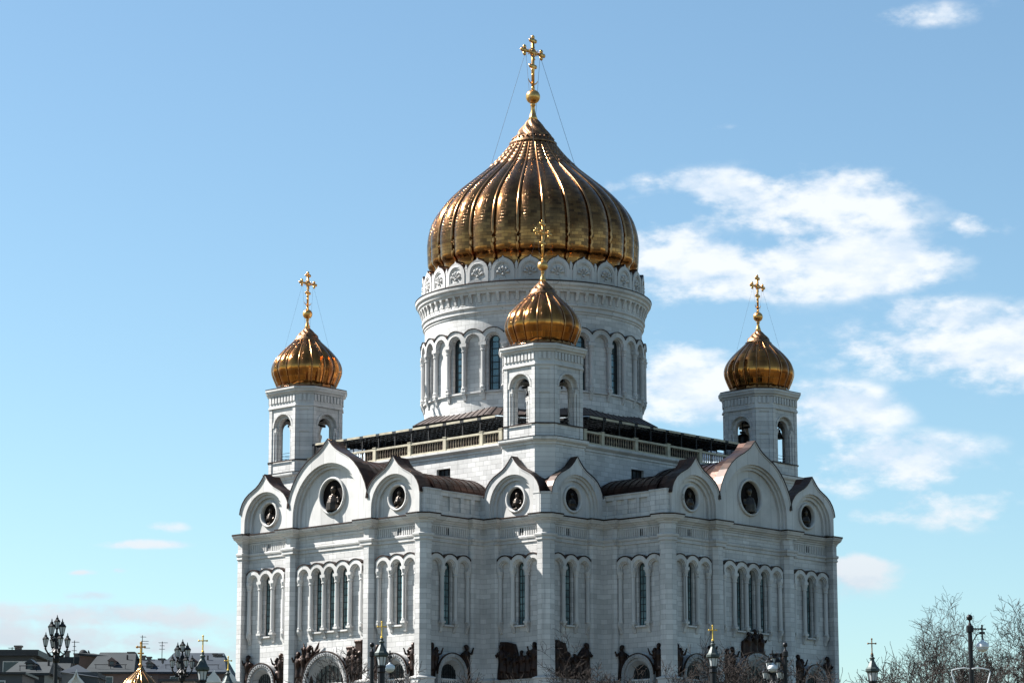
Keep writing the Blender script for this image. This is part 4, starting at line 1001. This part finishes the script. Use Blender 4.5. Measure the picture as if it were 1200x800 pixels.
def lantern(m_iron, m_glass, x, y, z, s):
    """six-sided street lantern, its glass starting at z"""
    m_glass.lathe((x, y, z), [(.13 * s, 0), (.25 * s, .55 * s)], 6)
    for q in range(6):
        a = 2 * pi * q / 6; m_iron.tube([(x + .135 * s * cos(a), y + .135 * s * sin(a), z), (x + .26 * s * cos(a), y + .26 * s * sin(a), z + .56 * s)], .022 * s, 4)
    m_iron.lathe((x, y, z), [(.05 * s, -.28 * s), (.1 * s, -.2 * s), (.06 * s, -.12 * s), (.15 * s, -.04 * s), (.15 * s, .02 * s)], 8)
    m_iron.lathe((x, y, z + .55 * s), [(.3 * s, 0), (.31 * s, .05 * s), (.2 * s, .2 * s), (.13 * s, .24 * s), (.13 * s, .34 * s), (.06 * s, .4 * s), (.02 * s, .62 * s)], 6)
def candelabra(loc, H, label):
    """cast-iron post, four lanterns on a lower tier, two on an upper one, one on top"""
    o = thing('street_lamp', label, 'street lamp', loc, 'many-armed cast-iron street lamps'); x, y, z = loc
    p = MB(); p.lathe((x, y, z), [(.42, 0), (.42, .5), (.3, .6), (.34, .9), (.2, 1.2), (.16, H * .35), (.22, H * .36), (.15, H * .38), (.13, H * .62), (.24, H * .63), (.28, H * .66), (.2, H * .69), (.3, H * .72), (.17, H * .745), (.12, H * .86), (.17, H * .87), (.08, H * .9), (.06, H * .925)], 12)
    p.build('post', 'iron', o, smooth=False)
    rx = CR * 1.0; ry = Vector((-rx.y, rx.x, 0))
    def tier(n, R, zb, zl, off, s):
        for q in range(n):
            a = off + 2 * pi * q / n; d = rx * cos(a) + ry * sin(a)
            m = MB(); g = MB()
            pts = [Vector((x, y, zb)) + d * (R * t) + Vector((0, 0, -.28 * sin(t * pi) * R + (zl - .25 * s - zb) * t * t)) for t in (0, .2, .4, .6, .8, 1)]
            m.tube(pts, [.08, .085, .07, .06, .06, .06], 6)
            m.tube([Vector((x, y, zb + .45)) + d * .1, Vector((x, y, zb + .1)) + d * R * .5, Vector((x, y, zl - .5)) + d * R * .75], .035, 5)
            m.ball(pts[3], .11, 6, 5)
            lx = x + d.x * R; ly = y + d.y * R
            lm = MB(); lantern(lm, g, lx, ly, zl, s); ao = m.build('arm', 'iron', o); lo = lm.build('lantern', 'iron', ao); g.build('glass', 'lamp_glass', ao)
    tier(4, .78, z + H * .70, z + H * .775, radians(28), .82)
    tier(2, .36, z + H * .84, z + H * .885, radians(8), .95)
    m = MB(); g = MB(); lantern(m, g, x, y, z + H * .945, .8); lo = m.build('lantern', 'iron', o); g.build('glass', 'lamp_glass', lo)
    return o
def place(px, py_top, D, zg=None):
    p = at(px, py_top, D); return (p.x, p.y, zground(p.x, p.y)), p.z
loc, zt = place(67, 729, 190); candelabra(loc, zt - loc[2], 'tall black cast-iron lamp with seven lanterns, standing alone at far left against the sky')
loc, zt = place(214, 757, 205); candelabra(loc, zt - loc[2], 'black cast-iron lamp with seven lanterns in front of the long grey-blue roof')
loc, zt = place(906, 772, 215); candelabra(loc, zt - loc[2], 'low many-armed lamp half hidden by shrubs in front of the shaded facade')

def cross_lantern(px, py, D, label, s=1.0, cm='lantern_cross_gold'):
    (x, y, z), zt = place(px, py, D)
    o = thing('cross_topped_lantern', label, 'lantern post', (x, y, z), 'bridge lanterns topped with crosses')
    d = 1.22 * s
    m = MB(); zc = zt - d; b = .055 * s
    u = CR
    def bx(a0, z0, a1, z1, r):
        m.tube([(x + u.x * a0, y + u.y * a0, z0), (x + u.x * a1, y + u.y * a1, z1)], r, 6)
    bx(0, zc - .1, 0, zt - .03, .05 * s); bx(-.3 * s, zt - .4 * s, .3 * s, zt - .4 * s, .045 * s)
    for (a, zz) in ((-.3 * s, zt - .4 * s), (.3 * s, zt - .4 * s), (0, zt - .05 * s)): m.ball((x + u.x * a, y + u.y * a, zz), .075 * s, 8, 6)
    m.ball((x, y, zc), .11 * s, 8, 6); m.build('cross', cm, o)
    c = MB(); c.lathe((x, y, zc - .05), [(.05 * s, .05), (.14 * s, -.05 * s), (.1 * s, -.15 * s), (.24 * s, -.28 * s), (.16 * s, -.36 * s), (.18 * s, -.5 * s), (.36 * s, -.85 * s), (.42 * s, -.98 * s), (.56 * s, -1.12 * s), (.56 * s, -1.3 * s), (.42 * s, -1.42 * s)], 8, a0=radians(22)); c.build('roof_cap', 'green_patina', o)
    g = MB(); zl = zc - 1.47 * s; g.lathe((x, y, zl), [(.40 * s, 0), (.30 * s, -.62 * s)], 8, a0=radians(22)); g.build('glass', 'lamp_glass', o)
    f = MB()
    for q in range(8):
        a = radians(22) + 2 * pi * q / 8; f.tube([(x + .41 * s * cos(a), y + .41 * s * sin(a), zl), (x + .31 * s * cos(a), y + .31 * s * sin(a), zl - .62 * s)], .025, 4)
    f.lathe((x, y, zl - .62 * s), [(.36 * s, 0), (.36 * s, -.12 * s), (.27 * s, -.2 * s)], 8, a0=radians(22)); f.build('frame', 'iron', o)
    p = MB(); zp = zl - .8 * s; p.lathe((x, y, 0), [(.5, z), (.5, z + 1.0), (.36, z + 1.2), (.30 * s, z + 1.5), (.27 * s, zp - .4), (.34 * s, zp - .3), (.3 * s, zp)], 8, a0=radians(22)); p.build('post', 'iron', o)
    return o
cross_lantern(447.5, 727.5, 205, 'lantern post with bright gold cross in front of the sunlit left facade')
cross_lantern(238, 744, 205, 'lantern post with gold cross against the sky, between lamp and white facade')
cross_lantern(267.5, 768.5, 235, 'lower lantern post with gold cross, its cap close beside the cathedral\'s left edge', .95)
cross_lantern(835, 732, 225, 'lantern post with gold cross in front of the shaded right facade', 1.02)
cross_lantern(1021.5, 747.5, 215, 'dark lantern post with cross standing right of the cathedral near bare twigs', 1.0, 'bronze_ornament')

def hook_lamp(px, py, D, side, label, drop=26, reach=15, s=1.0):
    """iron post with a ball finial and a white dished lamp hung from a side arm"""
    (x, y, z), zt = place(px, py, D); k = D / FPX      # metres per photo pixel there
    o = thing('street_lamp', label, 'street lamp', (x, y, z), 'posts with a hanging white lamp')
    u = CR * side
    p = MB(); p.lathe((x, y, 0), [(.3, z), (.3, z + .8), (.17, z + 1.0), (.15, zt - 1.6), (.14, zt - 1.15), (.24, zt - 1.1), (.24, zt - .75), (.14, zt - .68), (.06, zt - .5), (.06, zt - .38)], 10); p.build('post', 'iron', o)
    b = MB(); b.ball((x, y, zt - .2), .2, 14, 10); b.build('ball_finial', 'iron', o, smooth=True)
    R = reach * k; za = zt - .9; a = MB(); P = lambda t, dz: (x + u.x * t, y + u.y * t, za + dz)
    a.tube([P(.1, 0), P(R + .25, -.03)], .05, 6); a.tube([P(.1, -1.3), P(R * .25, -.75), P(R * .6, -.35), P(R, -.28)], .035, 5)
    a.tube([P(R, .25), P(R, -.75)], .06, 6); a.box((x + u.x * R - .13, y + u.y * R - .13, za - .35), (x + u.x * R + .13, y + u.y * R + .13, za - .2)); a.build('arm', 'iron', o)
    l = MB(); c = P(R, -.75); r = .4 * s
    l.lathe(c, [(.08, .05), (.12, -.05), (.22 * s, -.1), (.40 * s, -.24), (r, -.42), (r, -.47)], 20); sh = l.build('lamp_shade', 'white_shade', o, smooth=True)
    g = MB(); g.lathe(c, [(r - .03, -.46), (r * .86, -.56), (r * .55, -.68), (.05, -.72)], 20); g.build('lamp_globe', 'lamp_glass', o, smooth=True)
    return o
hook_lamp(436, 752, 215, 1, 'ball-topped black post with white hanging lamp before the left corner pillar', reach=21)
hook_lamp(920, 752, 215, -1, 'ball-topped post with white lamp hanging towards the portal of the shaded facade', reach=15)
hook_lamp(1136, 719.5, 175, 1, 'tall ball-topped black post with white hanging lamp among the bare trees', reach=14)
def banner_frame(px, side, label):
    p = at(px, 782, 174); (x, y, z) = (p.x, p.y, zground(p.x, p.y)); k = 174 / FPX
    o = thing('bracket_frame', label, 'pole frame', (x, y, z), 'curved white pole frames')
    u = CR * side; m = MB(); P = lambda a, dz: (x + u.x * a * k, y + u.y * a * k, p.z + dz * k)
    m.tube([P(0, -1), P(6, 0), P(14, -1), P(20, -2.5), P(21, -5), P(19, -12), P(15, -26), P(13, -60)], .045, 6)
    m.build('rail', 'white_shade', o)
    m2 = MB(); m2.tube([P(13, -60), (x + u.x * 13 * k, y + u.y * 13 * k, z)], .06, 6); m2.build('stand', 'iron', o)
banner_frame(1136, -1, 'curved pale frame rail on the left of the tall lamp post'); banner_frame(1139, 1, 'curved pale frame rail on the right of the tall lamp post')

# ---- small chapel cupola and gabled chapel roof, bottom left
noisy('white_plaster', (0.66, 0.66, 0.64), (0.5, 0.5, 0.49), .6, .8)
noisy('blue_roof', (0.035, 0.047, 0.062), (0.018, 0.025, 0.037), .3, .75, .1)
noisy('grey_roof', (0.036, 0.043, 0.048), (0.022, 0.027, 0.031), .25, .95, .03)
noisy('dark_roof', (0.037, 0.040, 0.046), (0.019, 0.020, 0.022), .3, .5)
noisy('pink_wall', (0.161, 0.118, 0.105), (0.105, 0.077, 0.074), .12, .9)
noisy('grey_wall', (0.081, 0.087, 0.096), (0.050, 0.056, 0.062), .12, .9)
noisy('ochre_wall', (0.186, 0.155, 0.133), (0.124, 0.105, 0.093), .12, .9)
pmat('far_window', (0.03, 0.045, 0.055), .2, 0, .6)
gold('chapel_gold', (0.30, 0.18, 0.07), (0.12, 0.08, 0.045), .7, 50, .3)
p = at(164, 800, 262); k = 262 / FPX; zb = zground(p.x, p.y)
ch = thing('chapel', 'small white chapel topped by a ribbed dark-gold cupola and a gold cross', 'chapel', (p.x, p.y, zb))
m = MB(); X0, Y0 = p.x, p.y; m.lathe((X0, Y0, 0), [(3.4, zb), (3.4, p.z - 6), (3.6, p.z - 5.8), (3.0, p.z - 5.2), (1.55, p.z - 4.6), (1.5, p.z - 1.9), (1.75, p.z - 1.7)], 24); m.build('wall', 'white_plaster', ch)
cp_ = [(1.45, -1.7), (1.75, -1.1), (1.85, -.5), (1.78, .1), (1.5, .65), (1.1, 1.05), (.7, 1.4), (.35, 1.7), (.15, 2.0)]
dome((X0, Y0, p.z - .55), interp_prof(cp_, 3), 14, .1, ch, 'chapel_gold', .07, .03, 'cupola', 4)
m = MB(); m.lathe((X0, Y0, p.z), [(.3, 1.0), (.16, 1.3), (.1, 1.55), (.2, 1.75), (.1, 1.9)], 10)
zc_ = at(164, 752, 262).z
m.tube([(X0, Y0, p.z + 1.7), (X0, Y0, zc_)], .09, 6)
for (hw_, dz) in ((.36, .45), (.3, 1.05)): m.tube([(X0 - CR.x * hw_, Y0 - CR.y * hw_, zc_ - dz), (X0 + CR.x * hw_, Y0 + CR.y * hw_, zc_ - dz)], .08, 6)
for a_ in (-.36, 0, .36): m.ball((X0 + CR.x * a_, Y0 + CR.y * a_, zc_ - (.45 if a_ else .05)), .13, 8, 6)
m.build('cross', 'cross_gold', ch)

# frame for buildings: u to the right, w away from the camera
UW = Vector((-CR.y, CR.x, 0)); UW = UW if UW.dot(CF) > 0 else -UW
def bt(px, D):
    """local frame at ground under photo column px: (a right, b away, z)"""
    p = at(px, 780, D); return lambda a, b, z: (p.x + CR.x * a + UW.x * b, p.y + CR.y * a + UW.y * b, z), (p.x, p.y, zground(p.x, p.y)), D / FPX
def zrow(py, D): return at(100, py, D).z
def house(label, px0, px1, py_eave, D, depth, wallm, roofm, rise, px_r0=None, px_r1=None, rows=2, win=(1.3, 1.9), step=3.6, cat='building', flat=False, chim=(), yaw=0, group=None, hip=True, over=.5):
    T0, loc, k = bt((px0 + px1) / 2, D); hw = (px1 - px0) / 2 * k; ze = zrow(py_eave, D); zg = loc[2]
    cyaw, syaw = cos(radians(yaw)), sin(radians(yaw)); T = lambda a, b, z: T0(a * cyaw + b * syaw, -a * syaw + b * cyaw, z)
    o = thing('house', label, cat, loc, group)
    m = MB(); m.box((-hw, 0, zg - 1), (hw, depth, ze), T); m.build('wall', wallm, o)
    r = MB()
    if flat: r.box((-hw - over, -over, ze), (hw + over, depth + over, ze + rise), T)
    else:
        i = len(r.v); e = hw + over; ins = min(hw * .3, depth * .5) if hip else 0
        r.v += [T(-e, -over, ze), T(e, -over, ze), T(e, depth + over, ze), T(-e, depth + over, ze), T(-e + ins, depth / 2, ze + rise), T(e - ins, depth / 2, ze + rise)]
        for f in ((0, 1, 5, 4), (1, 2, 5), (2, 3, 4, 5), (3, 0, 4), (3, 2, 1, 0)): r.f.append(tuple(i + q for q in f)); r.m.append(0)
        r.box((-e, -over - .05, ze - .35), (e, -over + .1, ze), T)
    ro_ = r.build('roof', roofm, o)
    if not flat:                                    # standing seams and snow rail
        sm = MB(); nS = int(2 * hw / 2.2)
        for j in range(nS):
            a = -hw + (j + .5) * 2 * hw / nS; f = 0.1; 
            sm.tube([T(a, -over + depth * .08, ze + rise * .16), T(a, -over + depth * .08, ze + rise * .16 + .7)], .06, 4)
        sm.tube([T(-hw + 1, -over + depth * .08, ze + rise * .16 + .7), T(hw - 1, -over + depth * .08, ze + rise * .16 + .7)], .06, 4); sm.build('snow_rail', 'iron', ro_)
    if not flat and hip:
        nD = max(1, int(2 * hw / 7))
        for j in range(nD):
            a = -hw * .8 + (j + .5) * 1.6 * hw / nD; dm_ = MB(); zd = ze + rise * .3
            dm_.box((a - .6, depth * .12, ze), (a + .6, depth * .4, zd + .9), T); dm_.prism(lambda s_, d_, z_: T(s_, -d_, z_), [[(a - .8, zd + .85), (a + .8, zd + .85), (a, zd + 1.5)]], -depth * .4, -depth * .12 + .3)
            do_ = dm_.build('dormer', wallm, ro_); g = MB(); g.box((a - .35, depth * .12 - .06, zd), (a + .35, depth * .12 - .02, zd + .75), T); g.build('pane', 'far_window', do_)
            v_ = MB(); v_.tube([T(a + 2.2, depth * .3, ze), T(a + 2.2, depth * .3, ze + rise * .6 + .9)], .16, 6); v_.build('vent_pipe', 'iron', ro_)
    for rw in range(rows):
        nW = max(1, int(2 * hw / step))
        for j in range(nW):
            a = -hw + (j + .5) * 2 * hw / nW; z1 = ze - .9 - rw * 3.4
            w = MB(); w.box((a - win[0] / 2 - .12, -.1, z1 - win[1] - .12), (a + win[0] / 2 + .12, .02, z1 + .12), T); wo = w.build('window', 'white_plaster', o)
            g = MB(); g.box((a - win[0] / 2, -.14, z1 - win[1]), (a + win[0] / 2, -.11, z1), T); g.box((a - .05, -.17, z1 - win[1]), (a + .05, -.14, z1), T); g.build('pane', 'far_window', wo)
    for (a, b, w_, h_) in chim:
        w_ *= .6; h_ *= .55
        c = MB(); zc = ze + (rise if flat else rise * .75); c.box((a * hw - w_, b * depth - w_ * .8, ze), (a * hw + w_, b * depth + w_ * .8, zc + h_), T); c.box((a * hw - w_ - .15, b * depth - w_ * .8 - .15, zc + h_), (a * hw + w_ + .15, b * depth + w_ * .8 + .15, zc + h_ + .25), T); c.build('chimney', 'ochre_wall', ro_)
    return o, T, hw, ze
grp = 'rooftops of the town left of the cathedral'
house('dark modern block with a flat slab roof and window strip, at the left edge', -40, 37, 769.5, 420, 14, 'grey_wall', 'dark_roof', .9, flat=True, rows=2, win=(3.6, 2.4), step=4.6, over=1.0, group=grp, chim=((.42, .3, .8, 1.4),))
house('grey box-shaped roof tower just right of the dark modern block', 38, 52, 774, 430, 4, 'grey_wall', 'dark_roof', .35, flat=True, rows=1, win=(.8, 1.8), step=3, over=.1, group=grp)
house('low dark pitched roof in front of the modern block', 14, 52, 789, 380, 12, 'dark_roof', 'grey_roof', 2.0, rows=0, group=grp, over=.8)
house('plain grey wing under the flat slab roof, lower left corner', -30, 26, 791, 365, 9, 'grey_wall', 'dark_roof', .3, flat=True, rows=1, win=(1.8, 1.5), step=5, group=grp)
house('pinkish block with grey edge roof and a dish, behind the first lamp', 72, 104, 777.5, 500, 12, 'pink_wall', 'grey_roof', 1.2, flat=True, rows=1, group=grp, chim=((-.75, .2, .7, 2.0), (-.1, .4, 1.1, 1.5)), over=.8)
house('small grey house with a light metal roof low beside the first lamp', 53, 76, 795, 400, 10, 'grey_wall', 'grey_roof', 2.6, rows=0, group=grp)
house('long pink-walled building with a pale metal roof, behind the cupola', 103, 154, 786.5, 480, 20, 'pink_wall', 'grey_roof', 4.2, rows=2, win=(1.1, 2.0), step=5.0, group=grp, chim=((.6, .5, .9, 1.6),))
house('ochre building with a dark blue attic roof right of the cupola', 155, 192, 786, 520, 16, 'ochre_wall', 'blue_roof', 3.0, rows=1, group=grp, chim=((-.7, .5, .8, 2.2), (-.3, .5, .7, 1.8), (.5, .5, .9, 1.2)))
house('pink-walled building under a broad grey-blue hipped roof near the cathedral', 186, 262, 785.5, 500, 24, 'pink_wall', 'blue_roof', 4.4, rows=2, win=(1.4, 2.0), step=4.4, group=grp, chim=((.55, .4, .6, 1.0), (.7, .4, .6, .8)))
house('low cream annex with a flat grey roof, below the second lamp', 190, 228, 797, 400, 10, 'ochre_wall', 'grey_roof', .35, flat=True, rows=1, group=grp)
# the boat-like upturned roof
T, loc, k = bt(118, 490); o = thing('pavilion', 'grey upturned boat-like roof terrace beside two satellite dishes', 'roof pavilion', loc, grp)
m = MB(); zt_ = zrow(766, 490); zb_ = zrow(786, 490); i = 0
m.v += [T(-3.6, -1, zt_), T(5.8, -1, zrow(770.5, 490)), T(3.4, 3, zrow(772, 490)), T(-3.6, 3, zt_), T(-4, 0, zb_), T(-.5, 0, zb_), T(-.5, 3, zb_), T(-4, 3, zb_)]
for f in ((0, 1, 2, 3), (4, 5, 6, 7), (0, 1, 5, 4), (1, 2, 6, 5), (2, 3, 7, 6), (3, 0, 4, 7)): m.f.append(f); m.m.append(0)
m.build('hull', 'pink_wall', o); m = MB(); m.v += [T(-3.8, -1.6, zt_ + .1), T(7.4, -1.6, zrow(772, 490)), T(6.6, 4, zrow(771.5, 490)), T(-2, 4, zt_ + .5), T(-3.8, -1.6, zt_ - .3), T(7.4, -1.6, zrow(772.5, 490)), T(6.6, 4, zrow(772.5, 490)), T(-2, 4, zt_ - .2)]
for f in ((0, 1, 2, 3), (4, 5, 6, 7), (0, 1, 5, 4), (1, 2, 6, 5), (2, 3, 7, 6), (3, 0, 4, 7)): m.f.append(f); m.m.append(0)
m.build('roof', 'grey_roof', o); m = MB(); m.box((-4, .2, loc[2]), (-.5, 2.8, zb_ + .1), T); m.build('wall', 'pink_wall', o)
def dish(px, py, D, r, turn, label):
    T, loc, k = bt(px, D); z = zrow(py, D); q = T(0, 0, z); o = thing('satellite_dish', label, 'dish', (q[0], q[1], z - 2.2), 'rooftop dishes')
    m = MB(); rot = Matrix.Rotation(radians(turn), 3, 'Z') @ Matrix.Rotation(radians(70), 3, 'Y')
    n = 20
    for j in range(5):
        t = j / 4; 
        for a in range(n): v = rot @ Vector((r * t * cos(2 * pi * a / n), r * t * sin(2 * pi * a / n), .35 * r * t * t)); m.v.append((q[0] + v.x, q[1] + v.y, z + v.z))
    for j in range(4):
        for a in range(n): m.f.append((j * n + a, j * n + (a + 1) % n, (j + 1) * n + (a + 1) % n, (j + 1) * n + a)); m.m.append(0)
    m.build('reflector', 'dark_roof', o, recalc=False); s_ = MB(); s_.tube([(q[0], q[1], z - 2.2), (q[0], q[1], z)], .12, 6); s_.build('mast', 'iron', o)
dish(96.5, 767.5, 495, 1.0, 200, 'dark round dish on the pink block, leftmost of the two'); dish(103, 768, 495, 1.0, 130, 'dark dish tilted right, nearest the upturned roof')
def aerial(px, py0, py1, D, bars, label):
    T, loc, k = bt(px, D); z1 = zrow(py0, D); z0 = zrow(py1, D); q = T(0, 0, z0); o = thing('antenna', label, 'antenna', q, 'rooftop television aerials')
    m = MB(); m.tube([T(0, 0, z0), T(0, 0, z1)], .07, 5); m.build('mast', 'iron', o)
    e = MB()
    for (py, w, sh) in bars: z = zrow(py, D); e.tube([T(-w * k + sh * k, 0, z), T(w * k + sh * k, 0, z)], .045, 4); [e.tube([T((sh - w + 2 * w * j / 4) * k, -.5, z), T((sh - w + 2 * w * j / 4) * k, .5, z)], .03, 4) for j in range(5)]
    e.build('elements', 'iron', o)
aerial(86.5, 750, 777, 470, [(752, 4, 1), (757, 1.5, 0), (762, 2.5, 0)], 'tall thin aerial on the roof just right of the first lamp')
aerial(166, 743, 778, 500, [(745, 3, 1), (750, 4, 3), (753, 3, 4), (758, 3, 6)], 'many-barred aerial right behind the cupola\'s cross')
aerial(189.5, 750, 775, 500, [(751.5, 5, 1), (755, 2.5, 0), (759, 3, 0)], 'two-barred aerial on the blue attic roof')
aerial(13.5, 759, 770, 420, [(760, 6, 2)], 'short aerial on the dark flat roof')
# white gabled wing with a curved gable in front, bottom left
T, loc, k = bt(90, 300); zt_ = zrow(776, 300); o = thing('gabled_wing', 'blue-roofed white wing with an ogee gable below the pink block', 'building', loc)
zg = loc[2]; m = MB(); m.box((-1.6, 0, zg), (2.3, 6, zrow(787, 300)), T); m.build('wall', 'grey_wall', o)
m = MB(); ze = zrow(787, 300); m.v += [T(-1.8, -.3, ze), T(2.5, -.3, ze - .6), T(2.5, 6, ze - .6), T(-1.8, 6, ze), T(-.3, 2.5, zt_)]
for f in ((0, 1, 4), (1, 2, 4), (2, 3, 4), (3, 0, 4), (0, 3, 2, 1)): m.f.append(f); m.m.append(0)
m.build('roof', 'blue_roof', o)
OG = [(1.25, -4), (1.25, -1.4), (1.1, -.8), (.75, -.3), (.35, .1), (.12, .5), (0, 1.0)]
m = MB(); z0 = zrow(795, 300); Tg = lambda s, d, z: T(s + .1, -.6 - d, z0 + z)
m.prism(Tg, [sym(OG, 0), sym([(a * .78, b - .25) for a, b in OG], 0)[::-1]], 0, .35); m.prism(Tg, [sym([(a * .8, b - .24) for a, b in OG], 0)], -.2, 0); m.build('ogee_gable', 'white_plaster', o)
# white balustraded pavilion, bottom, left of the cathedral
T, loc, k = bt(262, 290); o = thing('gate_pavilion', 'small white gate pavilion with arched gables at the cathedral\'s left foot', 'pavilion', loc); zg = loc[2]
m = MB(); z1 = zrow(799, 290); m.box((-1.9, 0, zg), (1.6, 3.4, z1), T); m.box((-2.0, -.1, z1), (1.7, 3.5, z1 + .25), T); m.build('wall', 'white_plaster', o)
for c_ in (-1.0, .7):
    m = MB(); Tg = lambda s, d, z: T(s * .62 + c_, -.15 - d, z1 + .1 + (z + 1.4) * .62); m.prism(Tg, [sym([(1.25, -1.4), (1.1, -.8), (.75, -.3), (.35, .1), (.12, .5), (0, .8)], 0)], -.1, .3); m.build('arched_gable', 'white_plaster', o)

# ================================================================== TREES AND SHRUBS (bare, early spring)
noisy('bark', (0.05, 0.04, 0.034), (0.022, 0.018, 0.016), 1.5, .9)
noisy('twig_bark', (0.040, 0.029, 0.025), (0.020, 0.016, 0.015), 1.2, .9)
def grow(m, tw, p, d, L, r, lev, maxlev, rr, up=.12, spread=.6, rmin=.02):
    n = 5 if lev < 2 else 4 if lev < 4 else 3; pts = [p]; q = p.copy(); dd = d.copy(); rad = [r]; ds = []
    for j in range(n):
        w_ = .08 + .03 * lev
        dd = (dd + Vector((rr.gauss(0, w_), rr.gauss(0, w_), rr.gauss(0, w_ * .7) + up * .5))).normalized(); q = q + dd * (L / n); pts.append(q.copy()); rad.append(max(rmin, r * (1 - .45 * (j + 1) / n))); ds.append(dd.copy())
    (m if lev < 2 else tw).tube(pts, rad, 6 if lev == 0 else (4 if lev < 3 else 3), cap=False)
    if lev >= maxlev: return
    kids = 4 if lev == 0 else 3 if lev < 3 else rr.choice((2, 3, 3))
    az0_ = rr.random() * 2 * pi
    for c in range(kids):
        last = c == kids - 1
        idx = n if last else max(1 if lev else 2, min(n, int(round(n * (.35 + .6 * (c + rr.random()) / kids)))))
        dd = ds[idx - 1]; az_ = az0_ + 2.4 * c + rr.random() * .8
        e1 = dd.cross(Vector((.3, .2, 1))).normalized(); e2 = dd.cross(e1)
        side = e1 * cos(az_) + e2 * sin(az_)
        sp = spread * (.75 + .6 * rr.random()) if not last else spread * .3
        nd_ = (dd * cos(sp) + side * sin(sp)).normalized()
        grow(m, tw, pts[idx], nd_, L * (.60 + .24 * rr.random()) * (1 if lev else 1.15), max(rmin, rad[idx] * (.6 if not last else .85)), lev + 1, maxlev, rr, up, spread, rmin)
def tree(px, py_top, D, label, seed, spread=.55, maxlev=6, group='bare trees at the right', cat='tree', up=.09, trunk=.22, rmin=.018, name='bare_tree', stems=1, lean=0.0, wide=1.0, bar='twig_bark'):
    pt = at(px, py_top, D); x, y = pt.x, pt.y; z = zground(x, y); H = pt.z - z; o = thing(name, label, cat, (x, y, z), group); rr = random.Random(seed)
    m = MB(); tw = MB()
    for s_ in range(stems):
        a = rr.random() * 2 * pi
        d = Vector((0, 0, 1)) + CR * lean + (Vector((cos(a), sin(a), 0)) * .35 * wide if stems > 1 else Vector((0, 0, 0)))
        grow(m, tw, Vector((x, y, z)), d.normalized(), H * .30, H * trunk * .1 / (stems ** .5), 0, maxlev, rr, up, spread * wide, rmin)
    # scale the grown tree so that its top is where the photo shows it
    zs = [v[2] for v in tw.v]; zs.sort(); kz = H / (zs[int(len(zs) * .985)] - z); 
    for q in (m, tw): q.v = [(x + (v[0] - x) * kz, y + (v[1] - y) * kz, z + (v[2] - z) * kz) for v in q.v]
    m.build('trunk', 'bark', o, recalc=False); tw.build('crown', bar, o, recalc=False); return o
tree(1088, 713, 300, 'tall bare tree spreading widest, first to the right of the cathedral', 3, .72, 7, trunk=.24)
tree(1127, 716, 315, 'slim bare tree rising just behind the tall lamp post', 11, .60, 7, trunk=.2)
tree(1186, 713, 290, 'tall bare tree at the right edge, right of the lamp post', 5, .68, 7, trunk=.22)
tree(1176, 738, 330, 'lower bare tree between the lamp post and the right edge', 21, .7, 7)
tree(1208, 745, 270, 'bushy bare tree cut by the right edge of the view', 33, .75, 7)
tree(1062, 762, 270, 'small bare tree low in front of the tall spreading one', 8, .62, 6, trunk=.2)
tree(1108, 768, 255, 'thin bare sapling under the lamp post, to its left', 42, .6, 6)
tree(1150, 768, 250, 'thin bare sapling under the lamp post, to its right', 45, .6, 6)
tree(1012, 774, 235, 'leaning bare sapling beside the dark cross lantern', 14, .7, 5, trunk=.16, lean=.1)
tree(672, 752, 300, 'bare shrub-like tree before the big corner relief, right of the corner', 61, .62, 6, group='bare shrubs along the foot of the facade', trunk=.14)
tree(700, 786, 290, 'low reddish bush at the foot of the shaded corner wall', 62, .7, 6, group='bare shrubs along the foot of the facade', trunk=.12, stems=2)
tree(531, 785, 290, 'low bare bush in front of the small portal beside the left corner pillar', 63, .7, 5, group='bare shrubs along the foot of the facade', trunk=.12)
tree(606, 792, 285, 'tip of a bare bush just left of the nearest corner', 64, .6, 5, group='bare shrubs along the foot of the facade', trunk=.1)
tree(812, 776, 285, 'bare bush before the small portal left of the green lantern', 65, .75, 6, group='bare shrubs along the foot of the facade', trunk=.14, stems=2)
tree(858, 764, 280, 'dense bare bush between the green lantern and the great portal', 66, .75, 6, group='bare shrubs along the foot of the facade', trunk=.14, stems=2)
tree(893, 770, 285, 'bare bush in front of the great right-hand portal', 67, .7, 6, group='bare shrubs along the foot of the facade', trunk=.13, stems=2)
tree(955, 776, 280, 'bare bush below the rightmost portal', 68, .65, 6, group='bare shrubs along the foot of the facade', trunk=.13)
tree(388, 766, 255, 'dark bare bush in front of the great sunlit portal', 69, .55, 6, group='bare shrubs along the foot of the facade', trunk=.13)
tree(471, 776, 250, 'dark bare bush before the small portal right of the gold cross lantern', 70, .6, 6, group='bare shrubs along the foot of the facade', trunk=.12)
tree(762, 786, 285, 'low bare bush by the portal right of the corner', 71, .7, 5, group='bare shrubs along the foot of the facade', trunk=.12)
